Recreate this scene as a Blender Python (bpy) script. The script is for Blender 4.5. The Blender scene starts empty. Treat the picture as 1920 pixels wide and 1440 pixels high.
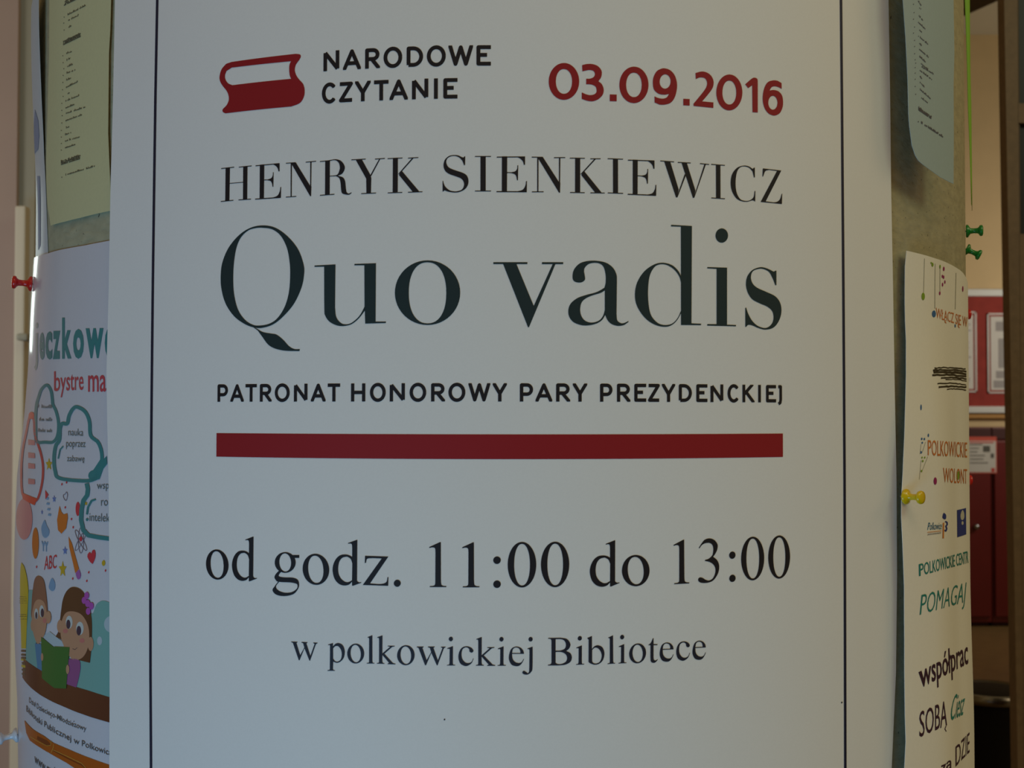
import bpy, bmesh, math, random
import numpy as np
from mathutils import Vector, Matrix
from mathutils.geometry import delaunay_2d_cdt
random.seed(4)
SC = bpy.context.scene
COL = SC.collection
# ------------------------------------------------------------------ camera
R = 0.386                       # radius of the notice column
F, DR, YAW, PITCH, ROLL = 2333.046, 2.828, 0.011, 0.024, 0.001
CZ = 1.40                       # camera height
D = DR * R
_Fh = Vector((math.sin(YAW), math.cos(YAW), 0)); _R0 = Vector((math.cos(YAW), -math.sin(YAW), 0))
_Fw = _Fh * math.cos(PITCH) + Vector((0, 0, math.sin(PITCH)))
_U0 = -_Fh * math.sin(PITCH) + Vector((0, 0, math.cos(PITCH)))
_Rt = _R0 * math.cos(ROLL) + _U0 * math.sin(ROLL)
_Up = -_R0 * math.sin(ROLL) + _U0 * math.cos(ROLL)
cd = bpy.data.cameras.new('camera'); cam = bpy.data.objects.new('camera', cd); COL.objects.link(cam)
m = Matrix((_Rt, _Up, -_Fw)).transposed().to_4x4(); m.translation = Vector((0, -D, CZ)); cam.matrix_world = m
cd.sensor_width = 36; cd.lens = F * 36 / 1920; cd.clip_start = 0.05; cd.clip_end = 60
cd.dof.use_dof = True; cd.dof.focus_distance = 0.78; cd.dof.aperture_fstop = 20
SC.camera = cam
# ------------------------------------------------------------------ world, lights, exposure
w = bpy.data.worlds.new('world'); SC.world = w; w.use_nodes = True
w.node_tree.nodes['Background'].inputs[0].default_value = (0.90, 0.60, 0.26, 1)
w.node_tree.nodes['Background'].inputs[1].default_value = 0.20
def area(name, loc, target, size, sy, power, col):
    l = bpy.data.lights.new(name, 'AREA'); l.shape = 'RECTANGLE'; l.size = size; l.size_y = sy
    l.energy = power; l.color = col
    o = bpy.data.objects.new(name, l); COL.objects.link(o); o.location = loc
    o.rotation_euler = (Vector(target) - Vector(loc)).to_track_quat('-Z', 'Y').to_euler()
    return o
area('low_window_daylight', (-0.9, -1.75, 0.3), (0, 0, 1.3), 1.2, 0.8, 16.3, (0.235, 0.615, 1.0))
area('hall_ceiling_light', (2.4, -2.2, 3.5), (0, 0, 1.4), 1.6, 1.0, 16, (0.82, 1.0, 0.68))
area('front_fill', (0.3, -2.2, 3.4), (0, 0, 1.4), 1.6, 1.0, 9.5, (1.0, 0.70, 0.40))  # added warm fill from the front, takes over part of the ambient light
area('right_hall_light', (3.2, -0.4, 2.9), (0, 0, 1.4), 1.2, 1.2, 7.5, (1.0, 0.72, 0.40))
area('highlight_strip_light', (-1.60, 2.15, 1.79), (-0.3, 0, 1.6), 0.08, 0.42, 1.1, (0.85, 1.0, 0.92))  # added narrow lamp, only makes the highlight on the laminated poster's bent edge
area('back_wall_fill', (4.4, 5.9, 2.15), (3.2, 7.7, 1.9), 1.0, 0.5, 18, (1.0, 0.90, 0.74))  # added out-of-view fill, grades the back wall from dark top to bright middle
area('left_wall_fill', (-2.6, 1.0, 1.7), (-2.0, 3.6, 1.0), 0.8, 0.8, 9, (1.0, 0.93, 0.85))  # added fill that brightens the lower part of the left background
SC.view_settings.view_transform = 'Standard'; SC.view_settings.look = 'None'
SC.view_settings.gamma = 1; SC.view_settings.use_curve_mapping = False; SC.view_settings.exposure = 0.0
# ------------------------------------------------------------------ materials
def mat(name, col, rough=0.6, noise=0.0, scale=40, coat=0.0, metal=0.0, bump=0.0, spec=0.5, stretch=(1, 1, 1), emis=0, specks=0, alpha=1.0):
    M = bpy.data.materials.new(name); M.use_nodes = True
    nt = M.node_tree; b = nt.nodes['Principled BSDF']
    b.inputs['Base Color'].default_value = (*col, 1); b.inputs['Roughness'].default_value = rough
    b.inputs['Metallic'].default_value = metal; b.inputs['Coat Weight'].default_value = coat
    b.inputs['Coat Roughness'].default_value = 0.12; b.inputs['Specular IOR Level'].default_value = spec
    if noise or bump or specks:
        tc = nt.nodes.new('ShaderNodeTexCoord'); mp = nt.nodes.new('ShaderNodeMapping')
        mp.inputs['Scale'].default_value = stretch
        nt.links.new(tc.outputs['Object'], mp.inputs['Vector'])
        n = nt.nodes.new('ShaderNodeTexNoise'); n.inputs['Scale'].default_value = scale; n.inputs['Detail'].default_value = 5
        nt.links.new(mp.outputs[0], n.inputs['Vector'])
        last = None
        if noise:
            r = nt.nodes.new('ShaderNodeValToRGB')
            r.color_ramp.elements[0].position = 0.3; r.color_ramp.elements[1].position = 0.7
            r.color_ramp.elements[0].color = (*[c * (1 - noise) for c in col], 1)
            r.color_ramp.elements[1].color = (*[min(1, c * (1 + noise)) for c in col], 1)
            nt.links.new(n.outputs[0], r.inputs[0]); last = r.outputs[0]
            nt.links.new(last, b.inputs['Base Color'])
        if specks:
            v = nt.nodes.new('ShaderNodeTexNoise'); v.inputs['Scale'].default_value = specks; v.inputs['Detail'].default_value = 1
            nt.links.new(tc.outputs['Object'], v.inputs['Vector'])
            c2 = nt.nodes.new('ShaderNodeValToRGB'); c2.color_ramp.elements[0].position = 0.23; c2.color_ramp.elements[1].position = 0.28
            c2.color_ramp.elements[0].color = (0, 0, 0, 1); c2.color_ramp.elements[1].color = (1, 1, 1, 1)
            nt.links.new(v.outputs[0], c2.inputs[0])
            mx = nt.nodes.new('ShaderNodeMixRGB'); mx.inputs[1].default_value = (*[c * 0.3 for c in col], 1)
            nt.links.new(c2.outputs[0], mx.inputs[0])
            if last: nt.links.new(last, mx.inputs[2])
            else: mx.inputs[2].default_value = (*col, 1)
            nt.links.new(mx.outputs[0], b.inputs['Base Color'])
        if bump:
            bp = nt.nodes.new('ShaderNodeBump'); bp.inputs['Strength'].default_value = bump; bp.inputs['Distance'].default_value = 0.002
            nt.links.new(n.outputs[0], bp.inputs['Height']); nt.links.new(bp.outputs[0], b.inputs['Normal'])
    return M
def s2l(r, g, b):
    f = lambda c: (c / 255 / 12.92) if c <= 10 else ((c / 255 + 0.055) / 1.055) ** 2.4
    return (f(r), f(g), f(b))
M_paper = mat('poster_paper', (0.80, 0.80, 0.79), 0.55, noise=0.012, scale=900, spec=0.3)
M_board = mat('fibreboard', (0.41, 0.375, 0.24), 0.9, noise=0.12, scale=90, bump=0.4, specks=420, stretch=(1, 1, 2.2))
M_lam = mat('laminated_paper', (0.62, 0.64, 0.72), 0.45, noise=0.01, scale=500, coat=0.5)
M_yel = mat('yellow_paper', (0.60, 0.59, 0.34), 0.6, noise=0.02, scale=500)
M_blue = mat('pale_blue_paper', (0.34, 0.45, 0.48), 0.6, noise=0.02, scale=500)
M_cream = mat('cream_paper', (0.86, 0.85, 0.80), 0.55, noise=0.015, scale=500, spec=0.3)
M_ice = mat('bluish_white_paper', (0.50, 0.62, 0.70), 0.35, noise=0.02, scale=300)
# ------------------------------------------------------------------ helpers: objects
def link(name, me, material=None, parent=None, smooth=False):
    o = bpy.data.objects.new(name, me); COL.objects.link(o)
    if material: me.materials.append(material)
    if parent: o.parent = parent
    if smooth:
        for p in me.polygons: p.use_smooth = True
    return o
def tag(o, label=None, cat=None, group=None, kind=None):
    if label: o['label'] = label
    if cat: o['category'] = cat
    if group: o['group'] = group
    if kind: o['kind'] = kind
    return o
def empty(name, loc, label, cat, group=None):
    o = bpy.data.objects.new(name, None); COL.objects.link(o); o.location = loc; o.empty_display_size = 0.02
    return tag(o, label, cat, group)
def box_bm(bm, x0, x1, y0, y1, z0, z1, bev=0.0):
    r = bmesh.ops.create_cube(bm, size=1)
    for v in r['verts']:
        v.co = Vector((x0 + (v.co.x + .5) * (x1 - x0), y0 + (v.co.y + .5) * (y1 - y0), z0 + (v.co.z + .5) * (z1 - z0)))
    if bev:
        es = list({e for v in r['verts'] for e in v.link_edges})
        bmesh.ops.bevel(bm, geom=es, offset=bev, segments=2, affect='EDGES', profile=0.6)
def box(name, x0, x1, y0, y1, z0, z1, material, parent=None, bev=0.0):
    bm = bmesh.new(); box_bm(bm, x0, x1, y0, y1, z0, z1, bev)
    me = bpy.data.meshes.new(name); bm.to_mesh(me); bm.free()
    return link(name, me, material, parent)
def lathe(name, prof, material, parent=None, seg=32, mtx=None):
    vs, fs = [], []
    for k in range(seg):
        a = 2 * math.pi * k / seg
        for r, z in prof: vs.append(Vector((r * math.cos(a), r * math.sin(a), z)))
    n = len(prof)
    for k in range(seg):
        k2 = (k + 1) % seg
        for i in range(n - 1): fs.append((k * n + i, k2 * n + i, k2 * n + i + 1, k * n + i + 1))
    if mtx: vs = [mtx @ v for v in vs]
    bm = bmesh.new(); bv = [bm.verts.new(v) for v in vs]
    for f in fs: bm.faces.new([bv[i] for i in f])
    bmesh.ops.remove_doubles(bm, verts=bm.verts, dist=1e-6)
    bmesh.ops.recalc_face_normals(bm, faces=bm.faces)
    me = bpy.data.meshes.new(name); bm.to_mesh(me); bm.free()
    return link(name, me, material, parent, True)
# ------------------------------------------------------------------ helpers: sheets wrapped on the column
CAM = np.array((0.0, -D, 0.0))
def raydir(px, py):
    px = np.asarray(px, float); py = np.asarray(py, float)
    d = np.outer((px - 960) / F, np.array(_Rt)) - np.outer((py - 720) / F, np.array(_Up)) + np.array(_Fw)
    return d
def hit(px, py, rf):
    """where the line of sight through a photo point meets the sheet r = rf(theta, z); returns theta, z"""
    d = raydir(np.atleast_1d(px), np.atleast_1d(py)); n = len(d)
    a = (d[:, :2] ** 2).sum(1); tc = -(d[:, 1] * CAM[1]) / a
    def g(t):
        p = CAM + d * t[:, None]
        rho = np.hypot(p[:, 0], p[:, 1]); th = np.arctan2(p[:, 0], -p[:, 1])
        return rho - rf(th, p[:, 2]), th, p[:, 2]
    N = 160; t0 = np.full(n, 0.5); lo = t0.copy(); hi = tc.copy(); found = np.zeros(n, bool)
    prev = t0.copy()
    for k in range(1, N + 1):
        t = t0 + (tc - t0) * k / N
        gv, _, _ = g(t)
        new = (gv <= 0) & ~found
        lo = np.where(new, prev, lo); hi = np.where(new, t, hi); found |= new
        prev = t
    for _ in range(30):
        mid = (lo + hi) / 2; gv, _, _ = g(mid); ins = gv <= 0
        hi = np.where(ins, mid, hi); lo = np.where(ins, lo, mid)
    t = np.where(found, hi, tc)
    _, th, z = g(t)
    return th, z
def to3d(th, z, r):
    return np.stack([r * np.sin(th), -r * np.cos(th), z + CZ], 1)
def sm(x, a, b):
    t = np.clip((x - a) / (b - a), 0, 1); return t * t * (3 - 2 * t)
def zy(y): return (776 - y) / 2333 * 0.86       # rough height of a picture row at the column sides

def smooth_path(s):
    """'x,y x,y! ...'  closed outline; '!' marks corners, the rest is a smooth curve"""
    pts = []; cor = []
    for tok in s.split():
        c = tok.endswith('!'); x, y = tok.rstrip('!').split(','); pts.append((float(x), float(y))); cor.append(c)
    pts = np.array(pts); n = len(pts)
    if not any(cor):
        out = []
        for i in range(n):
            p0, p1, p2, p3 = pts[i - 1], pts[i], pts[(i + 1) % n], pts[(i + 2) % n]
            for k in range(5):
                t = k / 5
                out.append(.5 * ((2 * p1) + (p2 - p0) * t + (2 * p0 - 5 * p1 + 4 * p2 - p3) * t * t + (3 * p1 - p0 - 3 * p2 + p3) * t ** 3))
        return np.array(out)
    st = cor.index(True); idx = [(st + i) % n for i in range(n + 1)]
    out = []; run = [idx[0]]
    for i in idx[1:]:
        run.append(i)
        if cor[i]:
            P = [pts[j] for j in run]
            if len(P) == 2: out.append(P[0])
            else:
                P = [2 * P[0] - P[1]] + P + [2 * P[-1] - P[-2]]
                for q in range(1, len(P) - 2):
                    p0, p1, p2, p3 = P[q - 1], P[q], P[q + 1], P[q + 2]
                    for k in range(5):
                        t = k / 5
                        out.append(.5 * ((2 * p1) + (p2 - p0) * t + (2 * p0 - 5 * p1 + 4 * p2 - p3) * t * t + (3 * p1 - p0 - 3 * p2 + p3) * t ** 3))
            run = [i]
    return np.array(out)
def ell(cx, cy, rx, ry, rot=0, n=2.0, seg=48):
    a = np.linspace(0, 2 * np.pi, seg, endpoint=False); c, s = np.cos(a), np.sin(a)
    x = rx * np.sign(c) * np.abs(c) ** (2 / n); y = ry * np.sign(s) * np.abs(s) ** (2 / n)
    r = math.radians(rot); return np.stack([cx + x * math.cos(r) - y * math.sin(r), cy + x * math.sin(r) + y * math.cos(r)], 1)
def crop(x0, y0, k):
    return lambda P: np.asarray(P, float).reshape(-1, 2) / k + np.array((x0, y0))
def stroke(pts, wd, closed=False, jn=10):
    """list of one-contour shapes whose union is the thick line"""
    P = [np.array(p, float) for p in pts]; out = []
    seq = list(zip(P, P[1:] + ([P[0]] if closed else []))) if closed else list(zip(P[:-1], P[1:]))
    for a, b in seq:
        d = b - a; L = np.hypot(*d)
        if L < 1e-9: continue
        nrm = np.array((-d[1], d[0])) / L * wd / 2
        out.append([np.array([a + nrm, b + nrm, b - nrm, a - nrm])])
    for p in (P if closed else P[1:-1]): out.append([ell(p[0], p[1], wd / 2, wd / 2, seg=jn)])
    return out
def inside(q, c):
    x, y = q[:, 0][:, None], q[:, 1][:, None]
    x1, y1 = c[:, 0][None], c[:, 1][None]; x2, y2 = np.roll(c[:, 0], -1)[None], np.roll(c[:, 1], -1)[None]
    with np.errstate(divide='ignore', invalid='ignore'):
        cr = ((y1 > y) != (y2 > y)) & (x < (x2 - x1) * (y - y1) / (y2 - y1) + x1)
    return cr.sum(1) % 2 == 1
def fill(shapes, clip=None):
    """shapes: list of lists of contours (even-odd inside a shape, union between shapes) -> verts, tris"""
    V, Ed = [], []
    conts = [c for s in shapes for c in s] + ([clip] if clip is not None else [])
    org = conts[0][0].copy(); sc = max(1e-9, float(np.ptp(np.concatenate(conts), axis=0).max()))
    for c in conts:
        b = len(V)
        for p in c: V.append(Vector(((p[0] - org[0]) / sc, (p[1] - org[1]) / sc)))
        for i in range(len(c)): Ed.append((b + i, b + (i + 1) % len(c)))
    v, e, f, *_ = delaunay_2d_cdt(V, Ed, [], 0, 1e-5)
    v = np.array([(p.x, p.y) for p in v]) * sc + org
    f = np.array([t for t in f if len(t) == 3])
    if len(f) == 0: return v, []
    cen = v[f].mean(1); ok = np.zeros(len(f), bool)
    for s in shapes:
        i = np.zeros(len(f), bool)
        for c in s: i ^= inside(cen, np.asarray(c))
        ok |= i
    if clip is not None: ok &= inside(cen, clip)
    return v, [tuple(t) for t in f[ok]]
class Sheet:
    def __init__(s, rf): s.rf = rf
    def uv(s, P):
        P = np.asarray(P, float).reshape(-1, 2); th, z = hit(P[:, 0], P[:, 1], s.rf); return np.stack([th * R, z], 1)
    def mesh(s, name, vt, off, material, parent, step=0.006, zstep=None, thick=0):
        bm = bmesh.new()
        for V, T in vt:
            bv = [bm.verts.new((p[0], p[1], 0)) for p in V]
            for t in T:
                try: bm.faces.new([bv[i] for i in t])
                except ValueError: pass
        loose = [v for v in bm.verts if not v.link_faces]
        bmesh.ops.delete(bm, geom=loose, context='VERTS')
        xs = [v.co.x for v in bm.verts]; ys = [v.co.y for v in bm.verts]
        if step:
            for k in range(math.ceil(min(xs) / step), math.floor(max(xs) / step) + 1):
                bmesh.ops.bisect_plane(bm, geom=bm.verts[:] + bm.edges[:] + bm.faces[:], plane_co=(k * step, 0, 0), plane_no=(1, 0, 0), dist=1e-7)
        if zstep:
            for k in range(math.ceil(min(ys) / zstep), math.floor(max(ys) / zstep) + 1):
                bmesh.ops.bisect_plane(bm, geom=bm.verts[:] + bm.edges[:] + bm.faces[:], plane_co=(0, k * zstep, 0), plane_no=(0, 1, 0), dist=1e-7)
        A = np.array([v.co[:] for v in bm.verts]); th = A[:, 0] / R; z = A[:, 1]
        P = to3d(th, z, s.rf(th, z) + off)
        for v, p in zip(bm.verts, P): v.co = p
        bm.normal_update()
        for f in bm.faces:
            c = f.calc_center_median()
            if f.normal.x * c.x + f.normal.y * c.y < 0: f.normal_flip()
        me = bpy.data.meshes.new(name); bm.to_mesh(me); bm.free()
        o = link(name, me, material, parent, True)
        if thick:
            md = o.modifiers.new('paper_thickness', 'SOLIDIFY'); md.thickness = thick; md.offset = -1
            es = o.modifiers.new('crisp_edges', 'EDGE_SPLIT'); es.split_angle = math.radians(40)
        return o
    def paper(s, name, contour_uv, material, label, cat, thick=0.00025, parent=None, zstep=0.012):
        V = np.asarray(contour_uv); T = [tuple(range(len(V)))]
        return tag(s.mesh(name, [(V, T)], 0.0, material, parent, 0.006, zstep, thick), label, cat)
_ink = {}
def inkmat(rgb, coat=0.0):
    k = (rgb, coat)
    if k not in _ink: _ink[k] = mat('ink_%d' % len(_ink), rgb, 0.55 if not coat else 0.35, coat=coat, spec=0.3)
    return _ink[k]
class Ink:
    """flat print on one sheet"""
    def __init__(s, sheet, parent, name, rgb, layer=0, coat=0.0, label=None):
        s.sh = sheet; s.vt = []; s.parent = parent; s.name = name; s.rgb = rgb; s.layer = layer; s.coat = coat; s.label = label
    def shapes_uv(s, shapes, clip=None): s.vt.append(fill(shapes, clip)); return s
    def px(s, *contours): s.vt.append(fill([[s.sh.uv(c) for c in contours]])); return s
    def pxshapes(s, shapes): s.vt.append(fill([[s.sh.uv(c) for c in sh] for sh in shapes])); return s
    def line(s, pts, wd, closed=False): return s.pxshapes(stroke(pts, wd, closed))
    def text(s, body, TL, TR, BL, gamma=1.0, bold=0.0, shear=0.0):
        V, T = font_mesh(body, bold, shear)
        TL, TR, BL = np.array(TL, float), np.array(TR, float), np.array(BL, float)
        P = TL + np.outer(V[:, 0] ** gamma, TR - TL) + np.outer(1 - V[:, 1], BL - TL)
        s.vt.append((s.sh.uv(P), T)); return s
    def build(s, step=0.006, split=False):
        if step is None and sum(len(q[1]) for q in s.vt) < 1500: step = 0.005
        if split:
            e = bpy.data.objects.new(s.name, None); COL.objects.link(e); e.parent = s.parent; e['label'] = s.label; e.empty_display_size = .01
            for q in s.vt: s.sh.mesh('letter', [q], 0.00022 + 0.00006 * s.layer, inkmat(s.rgb, s.coat), e, step)
            return e
        o = s.sh.mesh(s.name, s.vt, 0.00022 + 0.00006 * s.layer, inkmat(s.rgb, s.coat), s.parent, step)
        if s.label: o['label'] = s.label
        if len(s.vt) > 1: o['kind'] = 'stuff'
        return o
def font_mesh(body, bold=0.0, shear=0.0):
    cu = bpy.data.curves.new('t', 'FONT'); cu.body = body; cu.size = 1; cu.resolution_u = 3; cu.offset = bold; cu.shear = shear
    o = bpy.data.objects.new('t', cu); COL.objects.link(o)
    dg = bpy.context.evaluated_depsgraph_get(); me = bpy.data.meshes.new_from_object(o.evaluated_get(dg))
    me.calc_loop_triangles()
    V = np.array([v.co[:2] for v in me.vertices]); T = [tuple(t.vertices) for t in me.loop_triangles]
    bpy.data.objects.remove(o); bpy.data.curves.remove(cu); bpy.data.meshes.remove(me)
    lo, hi = V.min(0), V.max(0)
    return (V - lo) / (hi - lo), T
# ------------------------------------------------------------------ the room around the column
def at(px, py, dist):
    d = raydir([px], [py])[0]; p = CAM + d * (dist / d[1] if True else 1); return Vector((p[0], p[1], p[2] + CZ))
def X(px, dy):  return at(px, 720, dy).x          # x of a picture column at distance dy in front of the camera
def Z(py, dy):  return at(960, py, dy).z
FL = 0.0
M_floor = mat('floor_lino', (0.26, 0.17, 0.07), 0.35, noise=0.12, scale=12)
M_wall = mat('cream_plaster', (0.66, 0.51, 0.29), 0.8, noise=0.03, scale=6)
M_wallL = mat('pink_beige_plaster', (0.50, 0.41, 0.385), 0.8, noise=0.03, scale=5)
M_ceil = mat('ceiling_plaster', (0.62, 0.58, 0.45), 0.85, noise=0.02, scale=5)
M_brown = mat('brown_painted_frame', (0.165, 0.11, 0.062), 0.5, noise=0.12, scale=70, bump=0.05)
M_glassd = mat('dark_glass', (0.02, 0.022, 0.028), 0.35, spec=0.25)
M_locker = mat('dark_red_enamel', (0.14, 0.008, 0.010), 0.4, noise=0.05, scale=8)
M_lockd = mat('locker_gap', (0.05, 0.005, 0.006), 0.6)
M_alu = mat('pale_aluminium', (0.62, 0.66, 0.66), 0.4, metal=0.0)
M_red = mat('red_felt', (0.30, 0.040, 0.032), 0.9, noise=0.12, scale=14)
M_white = mat('notice_white', (0.62, 0.62, 0.60), 0.6)
M_grey = mat('notice_grey_print', (0.33, 0.32, 0.33), 0.7)
M_dark = mat('black_plastic', (0.012, 0.011, 0.012), 0.6, spec=0.1)
M_chrome = mat('chrome', (0.42, 0.44, 0.46), 0.25, metal=1.0)
M_beam = mat('dark_brown_beam', (0.075, 0.05, 0.03), 0.6)
M_postcream = mat('cream_enamel', (0.80, 0.80, 0.70), 0.5)
M_postgreen = mat('grey_green_enamel', (0.40, 0.42, 0.36), 0.5)
BD = 8.75; BY = BD - D                      # back wall distance
box('floor', -5, 6.5, -5, BY + .1, -0.1, 0, M_floor)['kind'] = 'structure'
zc = Z(61, BD)
box('wall_back', 0.5, 6.5, BY, BY + .1, 0, zc + 0.01, M_wall)['kind'] = 'structure'
box('ceiling', 0.5, 6.5, 1.6, BY + .1, zc, zc + 0.1, M_ceil)['kind'] = 'structure'
# beam under the ceiling, running obliquely
bm = bmesh.new()
pA = at(1790, 38, 6.2); pB = at(1905, -14, 5.3)
pA2 = at(1790, 38, 6.9); pB2 = at(1905, -14, 6.0)
vs = []
for p, q in ((pA, pB), (pA2, pB2)):
    for a in (p, q):
        vs += [bm.verts.new((a.x, a.y, min(pA.z, pB.z) if False else a.z)), bm.verts.new((a.x, a.y, a.z + 0.5))]
a0, a1, b0, b1, c0, c1, d0, d1 = vs
for f in ((a0, b0, b1, a1), (c0, c1, d1, d0), (a0, a1, c1, c0), (b0, d0, d1, b1), (a0, c0, d0, b0), (a1, b1, d1, c1)): bm.faces.new(f)
bmesh.ops.recalc_face_normals(bm, faces=bm.faces)
me = bpy.data.meshes.new('beam'); bm.to_mesh(me); bm.free()
o = link('trim_1', me, M_beam); o['kind'] = 'structure'
box('wall_light_blocker', 0.5, 0.6, 1.6, BY, 0, zc, M_wall)['kind'] = 'structure'  # unseen partition behind the column, added to keep ambient light off the background
box('wall_right', 6.5, 6.6, 1.6, BY + .1, 0, zc, M_wall)['kind'] = 'structure'
# notice board on the back wall
def bx(px0, px1, dy): return X(px0, dy), X(px1, dy)
dbrd = BD - 0.05
nb = empty('notice_board', (X(1800, dbrd), BY - 0.03, Z(656, dbrd)), 'red felt notice board in a pale aluminium frame on the far cream wall', 'notice board')
def child(o, par):
    o.parent = par; o.matrix_parent_inverse = Matrix.Translation(par.location).inverted(); return o
xl, xr = X(1690, dbrd), X(1960, dbrd)
yb = BY
child(box('felt_panel', xl, xr, yb - 0.025, yb, Z(772, dbrd), Z(541, dbrd), M_red), nb)
child(box('frame_rail', xl, xr, yb - 0.05, yb - 0.02, Z(553.5, dbrd), Z(540, dbrd), M_alu, bev=0.006), nb)
child(box('frame_rail', xl, xr, yb - 0.05, yb - 0.02, Z(773.5, dbrd), Z(761, dbrd), M_alu, bev=0.006), nb)
child(box('frame_rail', xl - .045, xl, yb - 0.05, yb - 0.02, Z(773.5, dbrd), Z(540, dbrd), M_alu, bev=0.006), nb)
child(box('frame_rail', xr, xr + .045, yb - 0.05, yb - 0.02, Z(773.5, dbrd), Z(540, dbrd), M_alu, bev=0.006), nb)
def framed_notice(x0, x1, y0, y1, label, rows):
    d = BD - 0.07; t = empty('framed_notice', (X((x0 + x1) / 2, d), BY - 0.03, Z((y0 + y1) / 2, d)), label, 'notice')
    a, b, c, e = X(x0, d), X(x1, d), Z(y1, d), Z(y0, d); yf = BY - 0.026
    child(box('backing', a, b, yf - 0.006, yf, c, e, M_red), t)
    w_ = 0.009
    for q in ((a, b, c, c + w_), (a, b, e - w_, e), (a, a + w_, c, e), (b - w_, b, c, e)):
        child(box('border_strip', q[0], q[1], yf - 0.012, yf - 0.006, q[2], q[3], M_alu), t)
    g = 0.022
    child(box('sheet', a + g, b - g, yf - 0.009, yf - 0.006, c + g, e - g, M_white), t)
    bm = bmesh.new()
    for (u0, u1, v0, v1) in rows:
        box_bm(bm, a + g + (b - a - 2 * g) * u0, a + g + (b - a - 2 * g) * u1, yf - 0.0105, yf - 0.009, c + g + (e - c - 2 * g) * v0, c + g + (e - c - 2 * g) * v1)
    me = bpy.data.meshes.new('print'); bm.to_mesh(me); bm.free(); child(link('print', me, M_grey), t)['kind'] = 'stuff'
    return t
rr = random.Random(3)
framed_notice(1775, 1835, 582, 734, 'white notice in a double border, left one on the red notice board', [(0.35 + .1 * rr.random(), .7 + .25 * rr.random(), v, v + .018) for v in [.1, .13, .16, .42, .48, .55, .62, .7, .78, .86, .9]])
framed_notice(1856, 1916, 585, 736, 'white notice with a grey picture, right one on the red notice board', [(.2, .9, .8, .93), (.3, .95, .3, .7), (.1, .95, .03, .13), (.2, .9, .16, .26)])
# orange wall strip between board and lockers
o = box('trim_2', 0.9, 6.0, BY - 0.05, BY, Z(783, BD), Z(776, BD), mat('orange_strip', (0.42, 0.22, 0.05), 0.6)); o['kind'] = 'structure'
# lockers
dl = BD - 0.55; yl = dl - D
lz = Z(801, dl)
lk = empty('locker', (X(1800, dl), yl + .2, 0), 'dark red enamel locker behind the column, its door carrying a printed notice', 'locker')
lk2 = empty('locker', (X(1920, dl), yl + .2, 0), 'dark red enamel locker half hidden by the brown door frame', 'locker')
for t, a, b in ((lk, X(1700, dl), X(1857, dl)), (lk2, X(1857, dl) + .004, X(2010, dl))):
    child(box('carcass', a, b, yl, yl + 0.5, 0.03, lz, M_locker, bev=0.004), t)
    child(box('plinth', a + .01, b - .01, yl + .04, yl + 0.5, 0, 0.03, M_lockd), t)
    child(box('door', a + .012, b - .012, yl - 0.02, yl, 0.07, lz - 0.09, M_locker, bev=0.004), t)
    child(box('top_panel', a + .002, b - .002, yl - 0.012, yl, lz - 0.075, lz - 0.004, M_lockd, bev=0.002), t)
child(lathe('lock_knob', [(0.0, 0), (0.018, 0), (0.018, 0.02), (0.012, 0.03), (0, 0.03)], M_chrome, mtx=Matrix.Translation((X(1825, dl), yl - 0.02, Z(987, dl))) @ Matrix.Rotation(math.pi / 2, 4, 'X')), lk)
t = empty('door_notice', (X(1840, dl), yl - 0.025, Z(850, dl)), 'white printed notice with a red border stuck on the dark red locker door', 'notice')
a, b, c, e = X(1806, dl), X(1865, dl), Z(887, dl), Z(818, dl); yf = yl - 0.021
child(box('border', a, b, yf - 0.003, yf, c, e, mat('notice_red', (0.60, 0.09, 0.06), 0.6)), t)
child(box('sheet', a + .02, b - .006, yf - 0.005, yf - 0.003, c + .008, e - .028, M_white), t)
bm = bmesh.new()
for i in range(6):
    v = e - .055 - i * .024; box_bm(bm, a + .03, a + .03 + (.085, .06, .05, .1, .09, .12)[i], yf - .0065, yf - .005, v, v + .006)
box_bm(bm, b - .09, b - .045, yf - .0065, yf - .005, e - .1, e - .06); box_bm(bm, b - .04, b - .02, yf - .0065, yf - .005, e - .14, e - .11)
me = bpy.data.meshes.new('print'); bm.to_mesh(me); bm.free(); child(link('print', me, mat('notice_dark_print', (0.10, 0.10, 0.09), 0.7)), t)['kind'] = 'stuff'
bm = bmesh.new(); box_bm(bm, a + .03, b - .02, yf - .0065, yf - .005, e - .042, e - .034); box_bm(bm, b - .038, b - .014, yf - .0065, yf - .005, c + .012, c + .036)
me = bpy.data.meshes.new('red_print'); bm.to_mesh(me); bm.free(); child(link('red_print', me, mat('notice_red_print', (0.55, 0.05, 0.04), 0.7)), t)['kind'] = 'stuff'
# waste bin
db = 3.7; rb = 0.12; zr = Z(1318, db - rb); zt = zr + 0.012
cx = X(1852, db); cy = db - D
wb = empty('waste_bin', (cx, cy, 0), 'round black waste bin with a chrome rim standing on the floor behind the column', 'bin')
def at_bin(z): return Matrix.Translation((cx, cy, z))
child(lathe('body', [(0, 0.012), (rb * .92, 0.012), (rb * .94, 0.03), (rb, zr - .006), (rb * .9, zr - .006), (rb * .86, .06), (0, .06)], M_dark, mtx=at_bin(0), seg=48), wb)
child(lathe('rim', [(rb * 1.0, zr - .016), (rb * 1.03, zr - .014), (rb * 1.045, zr), (rb * 1.03, zr + .012), (rb * .98, zr + .014), (rb * .98, zr - .012)], M_chrome, mtx=at_bin(0), seg=48), wb)
child(lathe('lid', [(rb * .975, zr + .002), (rb * .97, zr + .008), (rb * .8, zr + .012), (0, zr + .014)], M_dark, mtx=at_bin(0), seg=48), wb)
child(lathe('foot_ring', [(rb * .9, 0), (rb * 1.0, 0), (rb * 1.0, .02), (rb * .9, .02)], M_chrome, mtx=at_bin(0), seg=48), wb)
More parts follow.
